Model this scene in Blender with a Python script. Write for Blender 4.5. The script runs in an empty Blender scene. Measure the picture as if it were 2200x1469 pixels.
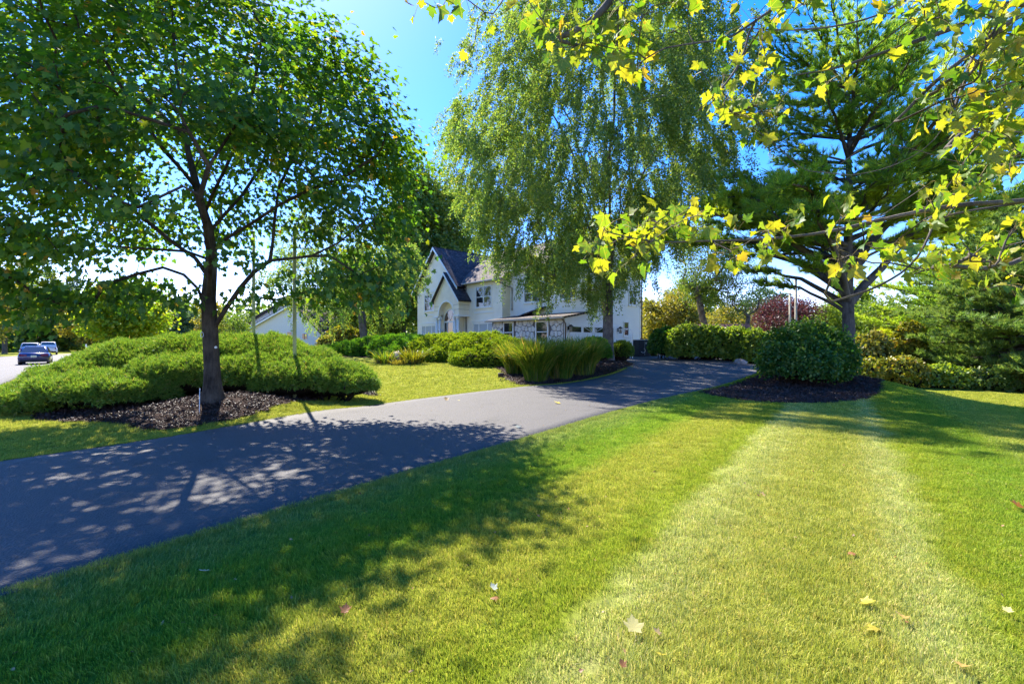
import bpy, math, random
import numpy as np
from mathutils import Vector, Matrix

rng = np.random.default_rng(11)
random.seed(5)
sc = bpy.context.scene
COL = sc.collection
PI = math.pi

# ------------------------------------------------------------------ camera, sky, sun, exposure
EYE = 1.6
FPX = 1000.0            # focal length in pixels of the 2200 px wide photograph
CU, CV = 1100.0, 738.0  # vertical centre line and horizon row of the photograph
cam_data = bpy.data.cameras.new('camera')
cam_data.sensor_width = 36.0
cam_data.lens = 36.0 * FPX / 2200.0
cam_data.shift_y = 0.0016
cam_data.clip_start = 0.05
cam_data.clip_end = 3000.0
cam = bpy.data.objects.new('camera', cam_data)
cam.location = (0, 0, EYE)
cam.rotation_euler = (PI / 2, 0, 0)
COL.objects.link(cam)
sc.camera = cam

SUN_EL = math.radians(50)
SUN_AZ = math.radians(-31)      # from +Y (straight ahead) towards +X
sun_dir = Vector((math.sin(SUN_AZ) * math.cos(SUN_EL), math.cos(SUN_AZ) * math.cos(SUN_EL), math.sin(SUN_EL)))
world = bpy.data.worlds.new('World')
sc.world = world
world.use_nodes = True
wt = world.node_tree
wt.nodes.clear()
w_out = wt.nodes.new('ShaderNodeOutputWorld')
w_bg = wt.nodes.new('ShaderNodeBackground')
w_sky = wt.nodes.new('ShaderNodeTexSky')
w_sky.sky_type = 'NISHITA'
w_sky.sun_disc = False
w_sky.sun_elevation = SUN_EL
w_sky.sun_rotation = SUN_AZ
w_sky.altitude = 30
w_sky.air_density = 1.0
w_sky.dust_density = 0.25
w_sky.ozone_density = 2.5
w_hs = wt.nodes.new('ShaderNodeHueSaturation')
w_hs.inputs['Saturation'].default_value = 1.45
wt.links.new(w_sky.outputs[0], w_hs.inputs['Color'])
w_wb = wt.nodes.new('ShaderNodeMix'); w_wb.data_type = 'RGBA'; w_wb.blend_type = 'MULTIPLY'; w_wb.inputs[0].default_value = 1.0
w_wb.inputs[7].default_value = (0.93, 0.77, 1.06, 1)
wt.links.new(w_hs.outputs[0], w_wb.inputs[6])
wt.links.new(w_wb.outputs[2], w_bg.inputs['Color'])
w_bg.inputs['Strength'].default_value = 0.115
wt.links.new(w_bg.outputs[0], w_out.inputs['Surface'])

sun_data = bpy.data.lights.new('sun', 'SUN')
sun_data.energy = 4.7
sun_data.angle = math.radians(0.53)
sun_data.color = (1.0, 0.92, 0.80)
sun = bpy.data.objects.new('sun', sun_data)
sun.rotation_euler = sun_dir.to_track_quat('Z', 'Y').to_euler()
sun.location = (-30, 30, 40)
COL.objects.link(sun)

sc.view_settings.view_transform = 'Standard'
sc.view_settings.look = 'None'
sc.view_settings.exposure = 1.95
sc.view_settings.gamma = 1.0
sc.view_settings.use_curve_mapping = False
sc.render.engine = 'CYCLES'
cy = sc.cycles
cy.max_bounces = 6
cy.diffuse_bounces = 3
cy.glossy_bounces = 2
cy.transmission_bounces = 5
cy.transparent_max_bounces = 4
cy.sample_clamp_indirect = 6.0
cy.use_denoising = True
try:
    cy.denoiser = 'OPENIMAGEDENOISE'
    cy.denoising_prefilter = 'NONE'
except Exception:
    pass

# ------------------------------------------------------------------ helpers
def tag(o, label=None, cat=None, group=None, kind=None):
    if label: o['label'] = label
    if cat: o['category'] = cat
    if group: o['group'] = group
    if kind: o['kind'] = kind
    return o

def empty(name, loc=(0, 0, 0), rz=0.0):
    o = bpy.data.objects.new(name, None)
    o.empty_display_size = 0.2
    o.location = loc
    o.rotation_euler = (0, 0, rz)
    COL.objects.link(o)
    return o

def link(name, me, parent=None):
    o = bpy.data.objects.new(name, me)
    COL.objects.link(o)
    if parent is not None:
        o.parent = parent
    return o

def raw_mesh(name, V, faces, mats, smooth=False, mat_idx=None):
    """V (n,3); faces: list of integer arrays, each (m,k)."""
    me = bpy.data.meshes.new(name)
    V = np.asarray(V, dtype=np.float32)
    if isinstance(faces, np.ndarray):
        faces = [faces]
    faces = [np.asarray(f, dtype=np.int32) for f in faces if len(f)]
    nl = sum(f.size for f in faces)
    nf = sum(len(f) for f in faces)
    me.vertices.add(len(V)); me.loops.add(nl); me.polygons.add(nf)
    me.vertices.foreach_set('co', V.ravel())
    me.loops.foreach_set('vertex_index', np.concatenate([f.ravel() for f in faces]))
    starts, tot = [], 0
    for f in faces:
        k = f.shape[1]
        starts.append(tot + np.arange(len(f), dtype=np.int32) * k)
        tot += f.size
    me.polygons.foreach_set('loop_start', np.concatenate(starts).astype(np.int32))
    if mat_idx is not None:
        me.polygons.foreach_set('material_index', np.asarray(mat_idx, dtype=np.int32))
    if smooth:
        me.polygons.foreach_set('use_smooth', np.ones(nf, dtype=bool))
    me.update(calc_edges=True)
    me.validate()
    for m in (mats if isinstance(mats, (list, tuple)) else [mats]):
        me.materials.append(m)
    return me

def mk(name, V, faces, mat, parent=None, smooth=False, kind=None, mat_idx=None):
    o = link(name, raw_mesh(name, V, faces, mat, smooth, mat_idx), parent)
    if kind: o['kind'] = kind
    return o

class MB:
    """collects shapes for one mesh"""
    def __init__(s):
        s.v, s.f, s.sm = [], [], []
    def add(s, V, F, smooth=False):
        b = len(s.v)
        s.v += [tuple(p) for p in V]
        s.f += [tuple(i + b for i in f) for f in F]
        s.sm += [smooth] * len(F)
        return s
    def box(s, x0, x1, y0, y1, z0, z1):
        V = [(x0,y0,z0),(x1,y0,z0),(x1,y1,z0),(x0,y1,z0),(x0,y0,z1),(x1,y0,z1),(x1,y1,z1),(x0,y1,z1)]
        return s.add(V, [(0,3,2,1),(4,5,6,7),(0,1,5,4),(1,2,6,5),(2,3,7,6),(3,0,4,7)])
    def prism(s, poly, d):
        """poly: list of 3-D points, extruded by vector d"""
        n = len(poly)
        d = Vector(d)
        P = [Vector(p) for p in poly]
        V = P + [p + d for p in P]
        F = [tuple(range(n))[::-1], tuple(range(n, 2 * n))]
        F += [(i, (i + 1) % n, (i + 1) % n + n, i + n) for i in range(n)]
        return s.add([tuple(v) for v in V], F)
    def tube(s, pts, rad, k=8, cap=True, smooth=True):
        pts = np.asarray(pts, float)
        n = len(pts)
        rad = np.full(n, rad) if np.isscalar(rad) else np.asarray(rad, float)
        V, F = tube_arrays(pts, rad, k)
        F = [tuple(f) for f in F]
        s.add(V, F, smooth)
        if cap:
            b = len(s.v) - len(V)
            s.f.append(tuple(b + i for i in range(k))[::-1]); s.sm.append(False)
            s.f.append(tuple(b + (n - 1) * k + i for i in range(k))); s.sm.append(False)
        return s
    def mesh(s, name, mat):
        me = bpy.data.meshes.new(name)
        me.from_pydata(s.v, [], s.f)
        me.polygons.foreach_set('use_smooth', s.sm)
        for m in (mat if isinstance(mat, (list, tuple)) else [mat]):
            me.materials.append(m)
        me.update()
        return me
    def build(s, name, mat, parent=None, bevel=0.0):
        o = link(name, s.mesh(name, mat), parent)
        if bevel:
            b = o.modifiers.new('bevel', 'BEVEL')
            b.width = bevel; b.segments = 2; b.limit_method = 'ANGLE'
        return o

def tube_arrays(pts, rad, k):
    n = len(pts)
    t = np.gradient(pts, axis=0)
    t /= np.linalg.norm(t, axis=1, keepdims=True) + 1e-9
    ref = np.array([0.0, 0.0, 1.0]) if abs(t[0, 2]) < 0.9 else np.array([1.0, 0.0, 0.0])
    a = np.cross(t, ref); 
    nrm = np.linalg.norm(a, axis=1, keepdims=True)
    a = np.where(nrm > 1e-4, a / (nrm + 1e-9), np.array([[1.0, 0, 0]]))
    b = np.cross(t, a)
    ang = np.arange(k) / k * 2 * PI
    ring = a[:, None, :] * np.cos(ang)[None, :, None] + b[:, None, :] * np.sin(ang)[None, :, None]
    V = (pts[:, None, :] + ring * rad[:, None, None]).reshape(-1, 3)
    i = np.arange(n - 1)[:, None] * k
    j = np.arange(k)[None, :]
    j2 = (j + 1) % k
    F = np.stack([i + j, i + j2, i + k + j2, i + k + j], -1).reshape(-1, 4)
    return V, F

def unit(a):
    return a / (np.linalg.norm(a, axis=-1, keepdims=True) + 1e-9)

def frames(N, up_dir):
    """from leaf axis V (n,3) and approx normal W (n,3) an orthonormal U,V,W"""
    V = unit(N)
    U = unit(np.cross(V, up_dir))
    W = np.cross(U, V)
    return U, V, W

def place(tv, tf, pos, U, V, W, scale):
    """copies of a template (k,3),(m,3|4) at n places -> vertices, faces"""
    n, k = len(pos), len(tv)
    scale = np.broadcast_to(np.asarray(scale, float), (n,))
    P = pos[:, None, :] + scale[:, None, None] * (
        tv[None, :, 0:1] * U[:, None, :] + tv[None, :, 1:2] * V[:, None, :] + tv[None, :, 2:3] * W[:, None, :])
    F = (tf[None, :, :] + (np.arange(n) * k)[:, None, None]).reshape(-1, tf.shape[1])
    return P.reshape(-1, 3), F

def join(parts):
    Vs, Fs, b = [], [], 0
    for V, F in parts:
        Vs.append(V); Fs.append(F + b); b += len(V)
    return np.concatenate(Vs), np.concatenate(Fs)

def smooth01(a, b, x):
    t = np.clip((x - a) / (b - a), 0, 1)
    return t * t * (3 - 2 * t)

# ------------------------------------------------------------------ the lie of the land
def gz(x, y):
    x = np.asarray(x, float); y = np.asarray(y, float)
    z = 0.75 * smooth01(13, 32, y) * (1 - smooth01(14, 28, -x)) * (1 - 0.5 * smooth01(12, 22, x))
    z = z - 1.45 * smooth01(11.8, 21, x) - 2.0 * smooth01(22, 60, x)
    z = z + 0.42 * np.exp(-(((x + 6.3) / 1.8) ** 2 + ((y - 10.35) / 1.15) ** 2))
    z = z + 0.12 * np.exp(-(((x + 7.5) / 3.5) ** 2 + ((y - 12.6) / 1.8) ** 2))
    z = z + 0.33 * np.exp(-(((x - 12.6) / 2.6) ** 2 + ((y - 17.6) / 2.3) ** 2))
    z = z + 0.25 * np.exp(-(((x - 4.6) / 2.2) ** 2 + ((y - 22.5) / 3.0) ** 2))
    z = z - 0.12 * smooth01(-2.2, -4.0, 0.75 * x + 0.66 * y) 
    return z

def px(u, v, y):
    """a point at depth y seen at photograph pixel (u, v)"""
    return np.array([(u - CU) / FPX * y, y, EYE + (CV - v) / FPX * y])

def gp(u, v):
    """where the line of sight through (u, v) meets the ground"""
    t = np.concatenate([np.linspace(1, 60, 6000), np.linspace(60, 300, 3000)])
    x = (u - CU) / FPX * t
    z = EYE + (CV - v) / FPX * t
    h = gz(x, t)
    i = np.argmax(z < h)
    if z[i] >= h[i]: i = len(t) - 1
    return np.array([x[i], t[i]])

def inside(poly, x, y):
    poly = np.asarray(poly, float)
    r = np.zeros(len(x), bool)
    n = len(poly)
    j = n - 1
    for i in range(n):
        xi, yi = poly[i]; xj, yj = poly[j]
        c = ((yi > y) != (yj > y)) & (x < (xj - xi) * (y - yi) / (yj - yi + 1e-12) + xi)
        r ^= c
        j = i
    return r

def resample(P, n):
    P = np.asarray(P, float)
    d = np.concatenate([[0], np.cumsum(np.linalg.norm(np.diff(P, axis=0), axis=1))])
    s = np.linspace(0, d[-1], n)
    return np.stack([np.interp(s, d, P[:, k]) for k in range(P.shape[1])], 1)

def curve(P, n, it=2):
    """smooth a polyline by corner cutting, then resample"""
    P = np.asarray(P, float)
    for _ in range(it):
        Q = [P[0]]
        for a, b in zip(P[:-1], P[1:]):
            Q += [a * .75 + b * .25, a * .25 + b * .75]
        Q.append(P[-1])
        P = np.array(Q)
    return resample(P, n)

# ------------------------------------------------------------------ materials
MATS = {}
def new_mat(name):
    m = bpy.data.materials.new(name)
    m.use_nodes = True
    nt = m.node_tree
    nt.nodes.clear()
    out = nt.nodes.new('ShaderNodeOutputMaterial')
    MATS[name] = m
    return m, nt, out

def node(nt, typ, **kw):
    n = nt.nodes.new(typ)
    for k, v in kw.items():
        if k in n.inputs.keys():
            n.inputs[k].default_value = v
        else:
            setattr(n, k, v)
    return n

def ramp(nt, stops, interp='LINEAR'):
    r = nt.nodes.new('ShaderNodeValToRGB')
    r.color_ramp.interpolation = interp
    e = r.color_ramp.elements
    while len(e) > 1: e.remove(e[-1])
    e[0].position = stops[0][0]; e[0].color = (*stops[0][1], 1)
    for p, c in stops[1:]:
        q = e.new(p); q.color = (*c, 1)
    return r

def mat_plain(name, col, rough=0.7, spec=0.3, metallic=0.0, noise=0.0, nscale=8.0, bump=0.0, bscale=40.0, coat=0.0):
    m, nt, out = new_mat(name)
    b = node(nt, 'ShaderNodeBsdfPrincipled')
    b.inputs['Roughness'].default_value = rough
    b.inputs['Metallic'].default_value = metallic
    b.inputs['Specular IOR Level'].default_value = spec
    if coat: b.inputs['Coat Weight'].default_value = coat
    tc = node(nt, 'ShaderNodeTexCoord')
    if noise:
        n = node(nt, 'ShaderNodeTexNoise'); n.inputs['Scale'].default_value = nscale; n.inputs['Detail'].default_value = 6
        nt.links.new(tc.outputs['Object'], n.inputs['Vector'])
        lo = tuple(c * (1 - noise) for c in col); hi = tuple(min(1, c * (1 + noise)) for c in col)
        r = ramp(nt, [(0.3, lo), (0.7, hi)])
        nt.links.new(n.outputs['Fac'], r.inputs[0]); nt.links.new(r.outputs[0], b.inputs['Base Color'])
    else:
        b.inputs['Base Color'].default_value = (*col, 1)
    if bump:
        n2 = node(nt, 'ShaderNodeTexNoise'); n2.inputs['Scale'].default_value = bscale; n2.inputs['Detail'].default_value = 5
        nt.links.new(tc.outputs['Object'], n2.inputs['Vector'])
        bp = node(nt, 'ShaderNodeBump'); bp.inputs['Strength'].default_value = bump; bp.inputs['Distance'].default_value = 0.02
        nt.links.new(n2.outputs['Fac'], bp.inputs['Height']); nt.links.new(bp.outputs[0], b.inputs['Normal'])
    nt.links.new(b.outputs[0], out.inputs[0])
    return m

def mat_leaf(name, stops, trans=0.45, tgain=(1.5, 1.35, 0.5), gloss=0.02, rough=0.45, patch=0.0, pscale=0.5, pcol=(0.2, 0.17, 0.02), obj_random=False, veins=False):
    """leaf colour by a random value of each leaf, yellower where light comes through"""
    m, nt, out = new_mat(name)
    if obj_random:
        src = node(nt, 'ShaderNodeObjectInfo').outputs['Random']
    else:
        src = node(nt, 'ShaderNodeNewGeometry').outputs['Random Per Island']
    r = ramp(nt, stops)
    nt.links.new(src, r.inputs[0])
    col = r.outputs[0]
    if patch:
        g = node(nt, 'ShaderNodeNewGeometry')
        n = node(nt, 'ShaderNodeTexNoise'); n.inputs['Scale'].default_value = pscale; n.inputs['Detail'].default_value = 3
        nt.links.new(g.outputs['Position'], n.inputs['Vector'])
        mr = node(nt, 'ShaderNodeMapRange'); mr.inputs['From Min'].default_value = 0.48; mr.inputs['From Max'].default_value = 0.7
        mr.inputs['To Max'].default_value = patch
        nt.links.new(n.outputs['Fac'], mr.inputs['Value'])
        mx = node(nt, 'ShaderNodeMix', data_type='RGBA'); mx.inputs[7].default_value = (*pcol, 1)
        nt.links.new(mr.outputs[0], mx.inputs[0]); nt.links.new(col, mx.inputs[6])
        col = mx.outputs[2]
    if veins:
        tc = node(nt, 'ShaderNodeTexCoord'); sx = node(nt, 'ShaderNodeSeparateXYZ'); nt.links.new(tc.outputs['Object'], sx.inputs[0])
        def M(op, a, b=None):
            q = node(nt, 'ShaderNodeMath', operation=op)
            for k, v in enumerate((a, b)):
                if v is None: continue
                if isinstance(v, (int, float)): q.inputs[k].default_value = v
                else: nt.links.new(v, q.inputs[k])
            return q.outputs[0]
        ax_ = M('ABSOLUTE', sx.outputs[0]); ang = M('ARCTAN2', ax_, M('ADD', sx.outputs[1], 0.02))
        rad = M('SQRT', M('ADD', M('MULTIPLY', sx.outputs[0], sx.outputs[0]), M('MULTIPLY', sx.outputs[1], sx.outputs[1])))
        d0 = M('MINIMUM', M('MINIMUM', ang, M('ABSOLUTE', M('SUBTRACT', ang, 0.98))), M('ABSOLUTE', M('SUBTRACT', ang, 1.95)))
        line = M('LESS_THAN', M('MULTIPLY', d0, rad), 0.014)
        # side veins: fine oblique lines off the main ones
        fine = M('LESS_THAN', M('ABSOLUTE', M('SUBTRACT', M('FRACT', M('ADD', M('MULTIPLY', rad, 7.0), M('MULTIPLY', d0, -5.0))), 0.5)), 0.05)
        vm = M('MAXIMUM', line, M('MULTIPLY', fine, 0.45))
        mv = node(nt, 'ShaderNodeMix', data_type='RGBA'); nt.links.new(M('MULTIPLY', vm, 0.5), mv.inputs[0]); nt.links.new(col, mv.inputs[6]); mv.inputs[7].default_value = (0.36, 0.36, 0.10, 1)
        ns = node(nt, 'ShaderNodeTexNoise'); ns.inputs['Scale'].default_value = 5.5; ns.inputs['Detail'].default_value = 5; nt.links.new(tc.outputs['Object'], ns.inputs['Vector'])
        oi = node(nt, 'ShaderNodeObjectInfo'); vo = node(nt, 'ShaderNodeVectorMath', operation='SCALE'); nt.links.new(oi.outputs['Location'], vo.inputs[0]); vo.inputs['Scale'].default_value = 9.0
        va = node(nt, 'ShaderNodeVectorMath', operation='ADD'); nt.links.new(tc.outputs['Object'], va.inputs[0]); nt.links.new(vo.outputs[0], va.inputs[1]); nt.links.new(va.outputs[0], ns.inputs['Vector'])
        sp_ = node(nt, 'ShaderNodeMapRange'); sp_.inputs['From Min'].default_value = .60; sp_.inputs['From Max'].default_value = .68; nt.links.new(ns.outputs['Fac'], sp_.inputs['Value'])
        mb_ = node(nt, 'ShaderNodeMix', data_type='RGBA'); nt.links.new(sp_.outputs[0], mb_.inputs[0]); nt.links.new(mv.outputs[2], mb_.inputs[6]); mb_.inputs[7].default_value = (0.20, 0.11, 0.02, 1)
        col = mb_.outputs[2]
    d = node(nt, 'ShaderNodeBsdfDiffuse'); nt.links.new(col, d.inputs['Color'])
    tg = node(nt, 'ShaderNodeMix', data_type='RGBA', blend_type='MULTIPLY'); tg.inputs[0].default_value = 1.0
    nt.links.new(col, tg.inputs[6]); tg.inputs[7].default_value = (*tgain, 1)
    t = node(nt, 'ShaderNodeBsdfTranslucent'); nt.links.new(tg.outputs[2], t.inputs['Color'])
    mx = node(nt, 'ShaderNodeMixShader'); mx.inputs[0].default_value = trans
    nt.links.new(d.outputs[0], mx.inputs[1]); nt.links.new(t.outputs[0], mx.inputs[2])
    last = mx.outputs[0]
    if gloss:
        gl = node(nt, 'ShaderNodeBsdfGlossy'); gl.inputs['Roughness'].default_value = rough
        gl.inputs['Color'].default_value = (0.9, 0.95, 1.0, 1)
        m2 = node(nt, 'ShaderNodeMixShader'); m2.inputs[0].default_value = gloss
        nt.links.new(last, m2.inputs[1]); nt.links.new(gl.outputs[0], m2.inputs[2])
        last = m2.outputs[0]
    nt.links.new(last, out.inputs[0])
    return m

def mat_bark(name, lo, hi, scale=6.0, zs=0.18, strength=0.8):
    m, nt, out = new_mat(name)
    b = node(nt, 'ShaderNodeBsdfPrincipled'); b.inputs['Roughness'].default_value = 0.9; b.inputs['Specular IOR Level'].default_value = 0.15
    tc = node(nt, 'ShaderNodeTexCoord'); mp = node(nt, 'ShaderNodeMapping'); mp.inputs['Scale'].default_value = (1, 1, zs)
    nt.links.new(tc.outputs['Object'], mp.inputs['Vector'])
    n = node(nt, 'ShaderNodeTexNoise'); n.inputs['Scale'].default_value = scale * 4; n.inputs['Detail'].default_value = 8; n.inputs['Roughness'].default_value = 0.7
    nt.links.new(mp.outputs[0], n.inputs['Vector'])
    n2 = node(nt, 'ShaderNodeTexNoise'); n2.inputs['Scale'].default_value = 3.0; n2.inputs['Detail'].default_value = 6
    nt.links.new(tc.outputs['Object'], n2.inputs['Vector'])
    ad = node(nt, 'ShaderNodeMath', operation='MULTIPLY_ADD'); ad.inputs[1].default_value = 0.5
    nt.links.new(n2.outputs['Fac'], ad.inputs[0])
    hf = node(nt, 'ShaderNodeMath', operation='MULTIPLY'); hf.inputs[1].default_value = 0.5
    nt.links.new(n.outputs['Fac'], hf.inputs[0]); nt.links.new(hf.outputs[0], ad.inputs[2])
    r = ramp(nt, [(0.36, lo), (0.62, hi)])
    nt.links.new(ad.outputs[0], r.inputs[0]); nt.links.new(r.outputs[0], b.inputs['Base Color'])
    bp = node(nt, 'ShaderNodeBump'); bp.inputs['Strength'].default_value = strength; bp.inputs['Distance'].default_value = 0.03
    nt.links.new(n.outputs['Fac'], bp.inputs['Height']); nt.links.new(bp.outputs[0], b.inputs['Normal'])
    nt.links.new(b.outputs[0], out.inputs[0])
    return m
# ------------------------------------------------------------------ plan outlines (read off the photograph, in metres)
near_pix = [(0,1288),(280,1200),(560,1115),(840,1031),(1115,950),(1210,921),(1300,893),(1430,857),(1520,838),(1600,815),(1648,799)]
far_pix = [(0,993),(160,971),(330,945),(480,919),(640,893),(760,876),(880,860),(1000,845),(1130,830),(1200,827),(1270,815),(1330,800),(1364,785)]
near_edge = np.array([(-9.5,-4.0),(-6.6,-1.0)] + [tuple(gp(*p)) for p in near_pix] + [(13.6,25.2),(12.6,29.0),(10.4,33.2)])
far_edge = np.array([(-13.2,1.2),(-9.8,2.6),(-8.2,4.2)] + [tuple(gp(*p)) for p in far_pix] + [(6.2,26.6),(4.6,28.6),(3.9,30.2)])
near_edge = curve(near_edge, 220, 2)
far_edge = curve(far_edge, 220, 2)
drive_poly = np.concatenate([near_edge, far_edge[::-1]])

bed_maple = np.array([tuple(gp(*p)) for p in [(70,905),(180,907),(262,910),(312,926),(370,925),(480,906),(560,889),(640,866),(700,852),(788,828)]]
                     + [(-3.7,13.2),(-4.6,14.4),(-7,15.4),(-10.5,15.4),(-13.0,14.9),(-13.2,13.0)])
bed_birch = np.array([tuple(gp(*p)) for p in [(1080,812),(1100,824),(1128,829),(1200,826),(1270,814),(1330,799),(1362,785)]]
                     + [(6.1,26.4),(4.4,28.5),(3.0,29.6),(-9,42),(-15,37)] + [tuple(gp(*p)) for p in [(700,765),(800,769),(910,775),(1000,782),(1076,791)]])
bed_pine = np.array([tuple(gp(*p)) for p in [(1498,843),(1560,856),(1640,866),(1760,868),(1850,862),(1882,848),(1895,836)]]
                    + [(16.5,21),(16,27),(13.6,32),(10.8,33.4),(12.8,29.2),(13.8,25.0)] + [tuple(gp(*p)) for p in [(1652,800),(1604,817),(1526,839)]])
bed_maple = curve(np.vstack([bed_maple, bed_maple[:1]]), 160, 2)
bed_birch = curve(np.vstack([bed_birch, bed_birch[:1]]), 260, 2)
bed_pine = curve(np.vstack([bed_pine, bed_pine[:1]]), 220, 2)
street_n = np.array([0.75, 0.66]) / math.hypot(0.75, 0.66)
street_d = np.array([-0.66, 0.75]) / math.hypot(0.75, 0.66)
STREET_IN, STREET_OUT = -2.8, -11.2

# ------------------------------------------------------------------ ground materials
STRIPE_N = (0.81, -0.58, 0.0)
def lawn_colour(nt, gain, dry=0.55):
    """green of the turf: light and dark of the mowing passes painted in, drier pale tracks, worn spots"""
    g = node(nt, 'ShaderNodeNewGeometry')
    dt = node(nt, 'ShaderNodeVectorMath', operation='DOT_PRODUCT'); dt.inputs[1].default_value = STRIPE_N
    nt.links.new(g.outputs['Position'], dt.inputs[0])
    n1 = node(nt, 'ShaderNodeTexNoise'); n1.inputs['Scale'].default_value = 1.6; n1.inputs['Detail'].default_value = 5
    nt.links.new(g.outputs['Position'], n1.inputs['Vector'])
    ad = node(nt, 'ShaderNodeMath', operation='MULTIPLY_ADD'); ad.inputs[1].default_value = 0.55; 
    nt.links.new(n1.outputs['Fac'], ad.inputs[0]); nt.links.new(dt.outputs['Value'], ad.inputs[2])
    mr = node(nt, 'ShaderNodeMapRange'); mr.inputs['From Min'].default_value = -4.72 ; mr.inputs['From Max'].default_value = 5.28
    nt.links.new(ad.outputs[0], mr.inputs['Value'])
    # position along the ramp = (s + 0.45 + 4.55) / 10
    P = (0.192, 0.205, 0.062); D = (0.090, 0.140, 0.012); L = (0.148, 0.160, 0.022); M = (0.122, 0.150, 0.014); S = (0.170, 0.176, 0.032)  # stripe tones paint in the light on leaning blades, mixed with dry straw
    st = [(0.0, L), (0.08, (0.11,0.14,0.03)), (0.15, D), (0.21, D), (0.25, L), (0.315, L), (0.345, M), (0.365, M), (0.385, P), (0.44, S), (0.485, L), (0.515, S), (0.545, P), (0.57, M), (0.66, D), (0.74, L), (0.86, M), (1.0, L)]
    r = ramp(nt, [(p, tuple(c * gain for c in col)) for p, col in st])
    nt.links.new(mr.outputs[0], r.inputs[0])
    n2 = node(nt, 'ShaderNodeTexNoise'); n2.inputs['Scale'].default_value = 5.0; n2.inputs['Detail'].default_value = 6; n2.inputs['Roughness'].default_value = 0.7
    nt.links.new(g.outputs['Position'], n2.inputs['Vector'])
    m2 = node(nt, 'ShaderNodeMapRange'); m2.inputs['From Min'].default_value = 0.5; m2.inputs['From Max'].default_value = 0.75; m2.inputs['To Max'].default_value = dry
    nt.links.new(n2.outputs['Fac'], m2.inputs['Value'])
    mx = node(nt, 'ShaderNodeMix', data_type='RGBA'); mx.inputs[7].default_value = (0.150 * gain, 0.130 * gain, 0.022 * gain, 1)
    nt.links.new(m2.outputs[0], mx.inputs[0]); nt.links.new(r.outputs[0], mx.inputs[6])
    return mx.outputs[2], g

def make_lawn_ground():
    m, nt, out = new_mat('lawn_ground')
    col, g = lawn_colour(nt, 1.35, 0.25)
    n = node(nt, 'ShaderNodeTexNoise'); n.inputs['Scale'].default_value = 28; n.inputs['Detail'].default_value = 8; n.inputs['Roughness'].default_value = 0.75
    nt.links.new(g.outputs['Position'], n.inputs['Vector'])
    mr = node(nt, 'ShaderNodeMapRange'); mr.inputs['From Min'].default_value = 0.3; mr.inputs['From Max'].default_value = 0.7; mr.inputs['To Min'].default_value = 0.55; mr.inputs['To Max'].default_value = 1.3
    nt.links.new(n.outputs['Fac'], mr.inputs['Value'])
    mx = node(nt, 'ShaderNodeVectorMath', operation='SCALE'); nt.links.new(col, mx.inputs[0]); nt.links.new(mr.outputs[0], mx.inputs['Scale'])
    b = node(nt, 'ShaderNodeBsdfPrincipled'); b.inputs['Roughness'].default_value = 1.0; b.inputs['Specular IOR Level'].default_value = 0.05
    nt.links.new(mx.outputs[0], b.inputs['Base Color'])
    bp = node(nt, 'ShaderNodeBump'); bp.inputs['Strength'].default_value = 0.7; bp.inputs['Distance'].default_value = 0.05
    nt.links.new(n.outputs['Fac'], bp.inputs['Height']); nt.links.new(bp.outputs[0], b.inputs['Normal'])
    nt.links.new(b.outputs[0], out.inputs[0])
    return m

def make_blade():
    m, nt, out = new_mat('grass_blade')
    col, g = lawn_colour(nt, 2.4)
    oi = node(nt, 'ShaderNodeObjectInfo')
    ad = node(nt, 'ShaderNodeMath', operation='ADD'); nt.links.new(g.outputs['Random Per Island'], ad.inputs[0]); nt.links.new(oi.outputs['Random'], ad.inputs[1])
    fr = node(nt, 'ShaderNodeMath', operation='FRACT'); nt.links.new(ad.outputs[0], fr.inputs[0])
    r = ramp(nt, [(0.0, (0.5,0.6,0.5)), (0.45, (0.95,1.0,0.8)), (0.8, (1.25,1.2,1.0)), (0.9, (1.5,1.3,1.7)), (1.0, (1.7,1.3,2.2))])
    nt.links.new(fr.outputs[0], r.inputs[0])
    mm = node(nt, 'ShaderNodeMix', data_type='RGBA', blend_type='MULTIPLY'); mm.inputs[0].default_value = 1
    nt.links.new(col, mm.inputs[6]); nt.links.new(r.outputs[0], mm.inputs[7])
    d = node(nt, 'ShaderNodeBsdfDiffuse'); nt.links.new(mm.outputs[2], d.inputs['Color'])
    t = node(nt, 'ShaderNodeBsdfTranslucent'); nt.links.new(mm.outputs[2], t.inputs['Color'])
    mx = node(nt, 'ShaderNodeMixShader'); mx.inputs[0].default_value = 0.45
    nt.links.new(d.outputs[0], mx.inputs[1]); nt.links.new(t.outputs[0], mx.inputs[2])
    gl = node(nt, 'ShaderNodeBsdfGlossy'); gl.inputs['Roughness'].default_value = 0.5
    m2 = node(nt, 'ShaderNodeMixShader'); m2.inputs[0].default_value = 0.015
    nt.links.new(mx.outputs[0], m2.inputs[1]); nt.links.new(gl.outputs[0], m2.inputs[2])
    nt.links.new(m2.outputs[0], out.inputs[0])
    return m

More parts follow.
